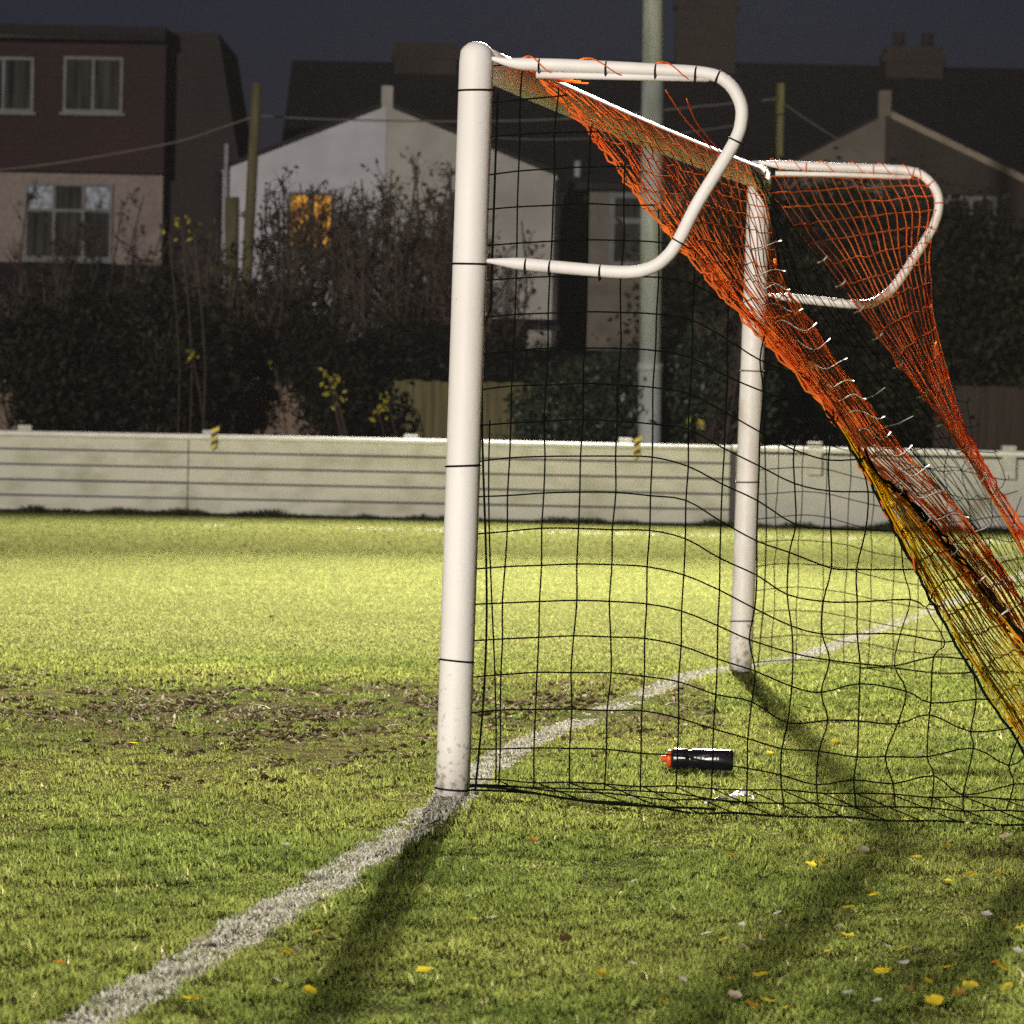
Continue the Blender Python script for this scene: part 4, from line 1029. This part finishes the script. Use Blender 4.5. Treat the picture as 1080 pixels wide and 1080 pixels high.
YHG = YW + 4.0
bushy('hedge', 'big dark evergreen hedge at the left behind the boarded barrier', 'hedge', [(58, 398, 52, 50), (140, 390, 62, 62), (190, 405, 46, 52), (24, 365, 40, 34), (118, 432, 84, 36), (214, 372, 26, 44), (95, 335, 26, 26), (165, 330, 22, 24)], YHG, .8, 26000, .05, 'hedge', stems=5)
bushy('ivy_bush', 'dark ivy bush between the grey brown and mossy fences', 'bush', [(358, 418, 30, 40), (378, 440, 22, 28), (330, 375, 30, 30)], YHG + .6, .6, 9000, .045, 'hedge', stems=4)
bushy('bush', 'low dark bush rising behind the mossy green fence', 'bush', [(410, 378, 40, 26), (462, 380, 42, 24), (525, 388, 34, 18)], YF + 1.2, .5, 9000, .045, 'hedge', stems=3)
bushy('bramble', 'dark bramble thicket at the foot of the leaning telegraph pole', 'bush', [(250, 350, 36, 40), (290, 362, 38, 24)], YW + 9, .6, 9000, .045, 'hedge', stems=4)
bushy('ivy_bush', 'glossy ivy bush over the barrier just left of the mast', 'bush', [(600, 432, 46, 32), (640, 428, 36, 34), (575, 440, 22, 30)], YHG - .6, .5, 11000, .045, 'hedge_ivy', stems=3)
bushy('bush', 'dark leafy bush over the barrier between mast and far goal post', 'bush', [(722, 430, 34, 38), (765, 420, 40, 50), (735, 390, 28, 34)], YHG, .7, 13000, .045, 'hedge_ivy', stems=3)
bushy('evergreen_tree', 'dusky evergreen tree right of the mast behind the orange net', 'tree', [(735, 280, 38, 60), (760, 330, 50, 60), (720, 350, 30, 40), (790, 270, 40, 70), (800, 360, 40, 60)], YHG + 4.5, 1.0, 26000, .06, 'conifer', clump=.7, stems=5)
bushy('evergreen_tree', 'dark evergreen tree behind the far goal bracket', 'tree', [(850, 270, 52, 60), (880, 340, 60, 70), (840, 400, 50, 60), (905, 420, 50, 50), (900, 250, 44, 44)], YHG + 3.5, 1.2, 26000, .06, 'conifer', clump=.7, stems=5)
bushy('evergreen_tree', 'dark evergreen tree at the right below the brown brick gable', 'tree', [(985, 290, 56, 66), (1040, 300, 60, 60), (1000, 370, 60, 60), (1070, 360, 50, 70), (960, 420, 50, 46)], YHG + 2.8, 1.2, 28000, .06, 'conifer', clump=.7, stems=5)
def yellow_bits(spots, Y, label, par=None):
    pts = []
    for px, py, k in spots:
        c = P(px, py, Y); pts.append(np.array(c)[None] + NR.normal(size=(k, 3)) * .06)
    P_ = np.concatenate(pts); V, T, A = leaf_cloud(P_, .045, NR.uniform(0, 1, len(P_)))
    o = thing('yellow_shrub', (P_[0][0], Y, 0), label, 'shrub'); fast_mesh('foliage', V, T, M['yellow_foliage'], o, attr=A)
    mb = MB()
    for px, py, k in spots:
        c = P(px, py, Y); mb.tube(smooth_path([Vector((c.x + .1, Y + .1, 0)), Vector((c.x + .15, Y + .05, c.z * .5)), c], 3), .008, 4)
    mb.build('stems', M['twig'], o)
yellow_bits([(352, 405, 10), (350, 414, 8), (357, 425, 7), (347, 400, 5), (398, 432, 12), (409, 424, 9)], YHG - .2, 'sparse yellow leaved shrub before the dark ivy bush')
yellow_bits([(203, 374, 12), (290, 388, 4), (191, 234, 8), (178, 245, 4), (205, 246, 4)], YHG - .9, 'yellow leaved shoots poking from the left hedge')
yellow_bits([(735, 440, 7), (742, 446, 5), (690, 330, 4)], YHG - .8, 'small yellowish shoots before the bush right of the mast')

twiggy('wispy bare shrub standing up through the big left hedge', (70, 150), YHG + .3, 20, 285, 'shrub_brown', 900, 21, lsize=.035)
twiggy('wispy bare shrub at the right end of the big left hedge', (190, 120), YHG + .2, 20, 270, 'shrub_brown', 900, 22, lsize=.035)
twiggy('thin bare shrub between the mast and the far goal post', (745, 90), YHG - .3, 14, 300, 'shrub_brown', 700, 24, lsize=.035)
# ------------------------------------------------------------------ light
W_ = bpy.data.worlds.new('World'); S.world = W_; W_.use_nodes = True
nt = W_.node_tree; nt.nodes.clear()
wo = nt.nodes.new('ShaderNodeOutputWorld'); bg = nt.nodes.new('ShaderNodeBackground')
sky = nt.nodes.new('ShaderNodeTexSky'); sky.sky_type = 'NISHITA'; sky.sun_disc = False
sky.sun_elevation = rad(20); sky.sun_rotation = rad(150); sky.altitude = 50; sky.air_density = 1.2; sky.dust_density = .3; sky.ozone_density = 5
tint = nt.nodes.new('ShaderNodeMix'); tint.data_type = 'RGBA'; tint.blend_type = 'MULTIPLY'; tint.inputs[0].default_value = 1
tint.inputs[7].default_value = (.98, .72, 1.04, 1)
nt.links.new(sky.outputs[0], tint.inputs[6]); nt.links.new(tint.outputs[2], bg.inputs[0]); bg.inputs[1].default_value = .0040
nt.links.new(bg.outputs[0], wo.inputs[0])

def flood(name, loc, aim, power, size, color, radius, blend=.6):
    l = bpy.data.lights.new(name, 'SPOT'); l.energy = power; l.spot_size = rad(size); l.spot_blend = blend; l.color = color; l.shadow_soft_size = radius
    o = bpy.data.objects.new(name, l); COL.objects.link(o); o.location = loc
    o.rotation_euler = (Vector(aim) - Vector(loc)).to_track_quat('-Z', 'Y').to_euler()
    return o
LP = mtop + Vector((-.22, -.8, -.4))
for dx in (-.13, 0, .13):
    flood('floodlight_lamp', LP + Vector((dx, 0, 0)), (dx * .3, 8, 0), 168000, 57, (1, .955, .84), .18, 1.0)
flood('floodlight_lamp', LP + Vector((.8, 0, 0)), (0, 30, 0), 112000, 107, (1, .955, .84), .3, .6)
flood('floodlight_lamp', (-30, -61, 19), (0, 30, 2), 340000, 50, (1, .94, .87), .9)

S.view_settings.view_transform = 'Standard'; S.view_settings.look = 'None'; S.view_settings.exposure = 0; S.view_settings.gamma = 1
S.render.engine = 'CYCLES'
S.cycles.max_bounces = 6; S.cycles.diffuse_bounces = 3; S.cycles.transmission_bounces = 4; S.cycles.glossy_bounces = 3
S.cycles.use_denoising = False; S.cycles.sample_clamp_indirect = 2.0

# ------------------------------------------------------------------ thin night mist
hm, hnt, hout = nodes('mist')
pv = hnt.nodes.new('ShaderNodeVolumePrincipled'); pv.inputs['Color'].default_value = (.92, .83, .84, 1); pv.inputs['Density'].default_value = .000022; pv.inputs['Anisotropy'].default_value = .2
hnt.links.new(pv.outputs[0], hout.inputs['Volume'])
tag(MB().bb(-95, 95, -90, 155, -1, 13).build('haze', hm, org=(0, 0, -1)), 'thin night mist hanging in the floodlight', 'haze', kind='stuff')
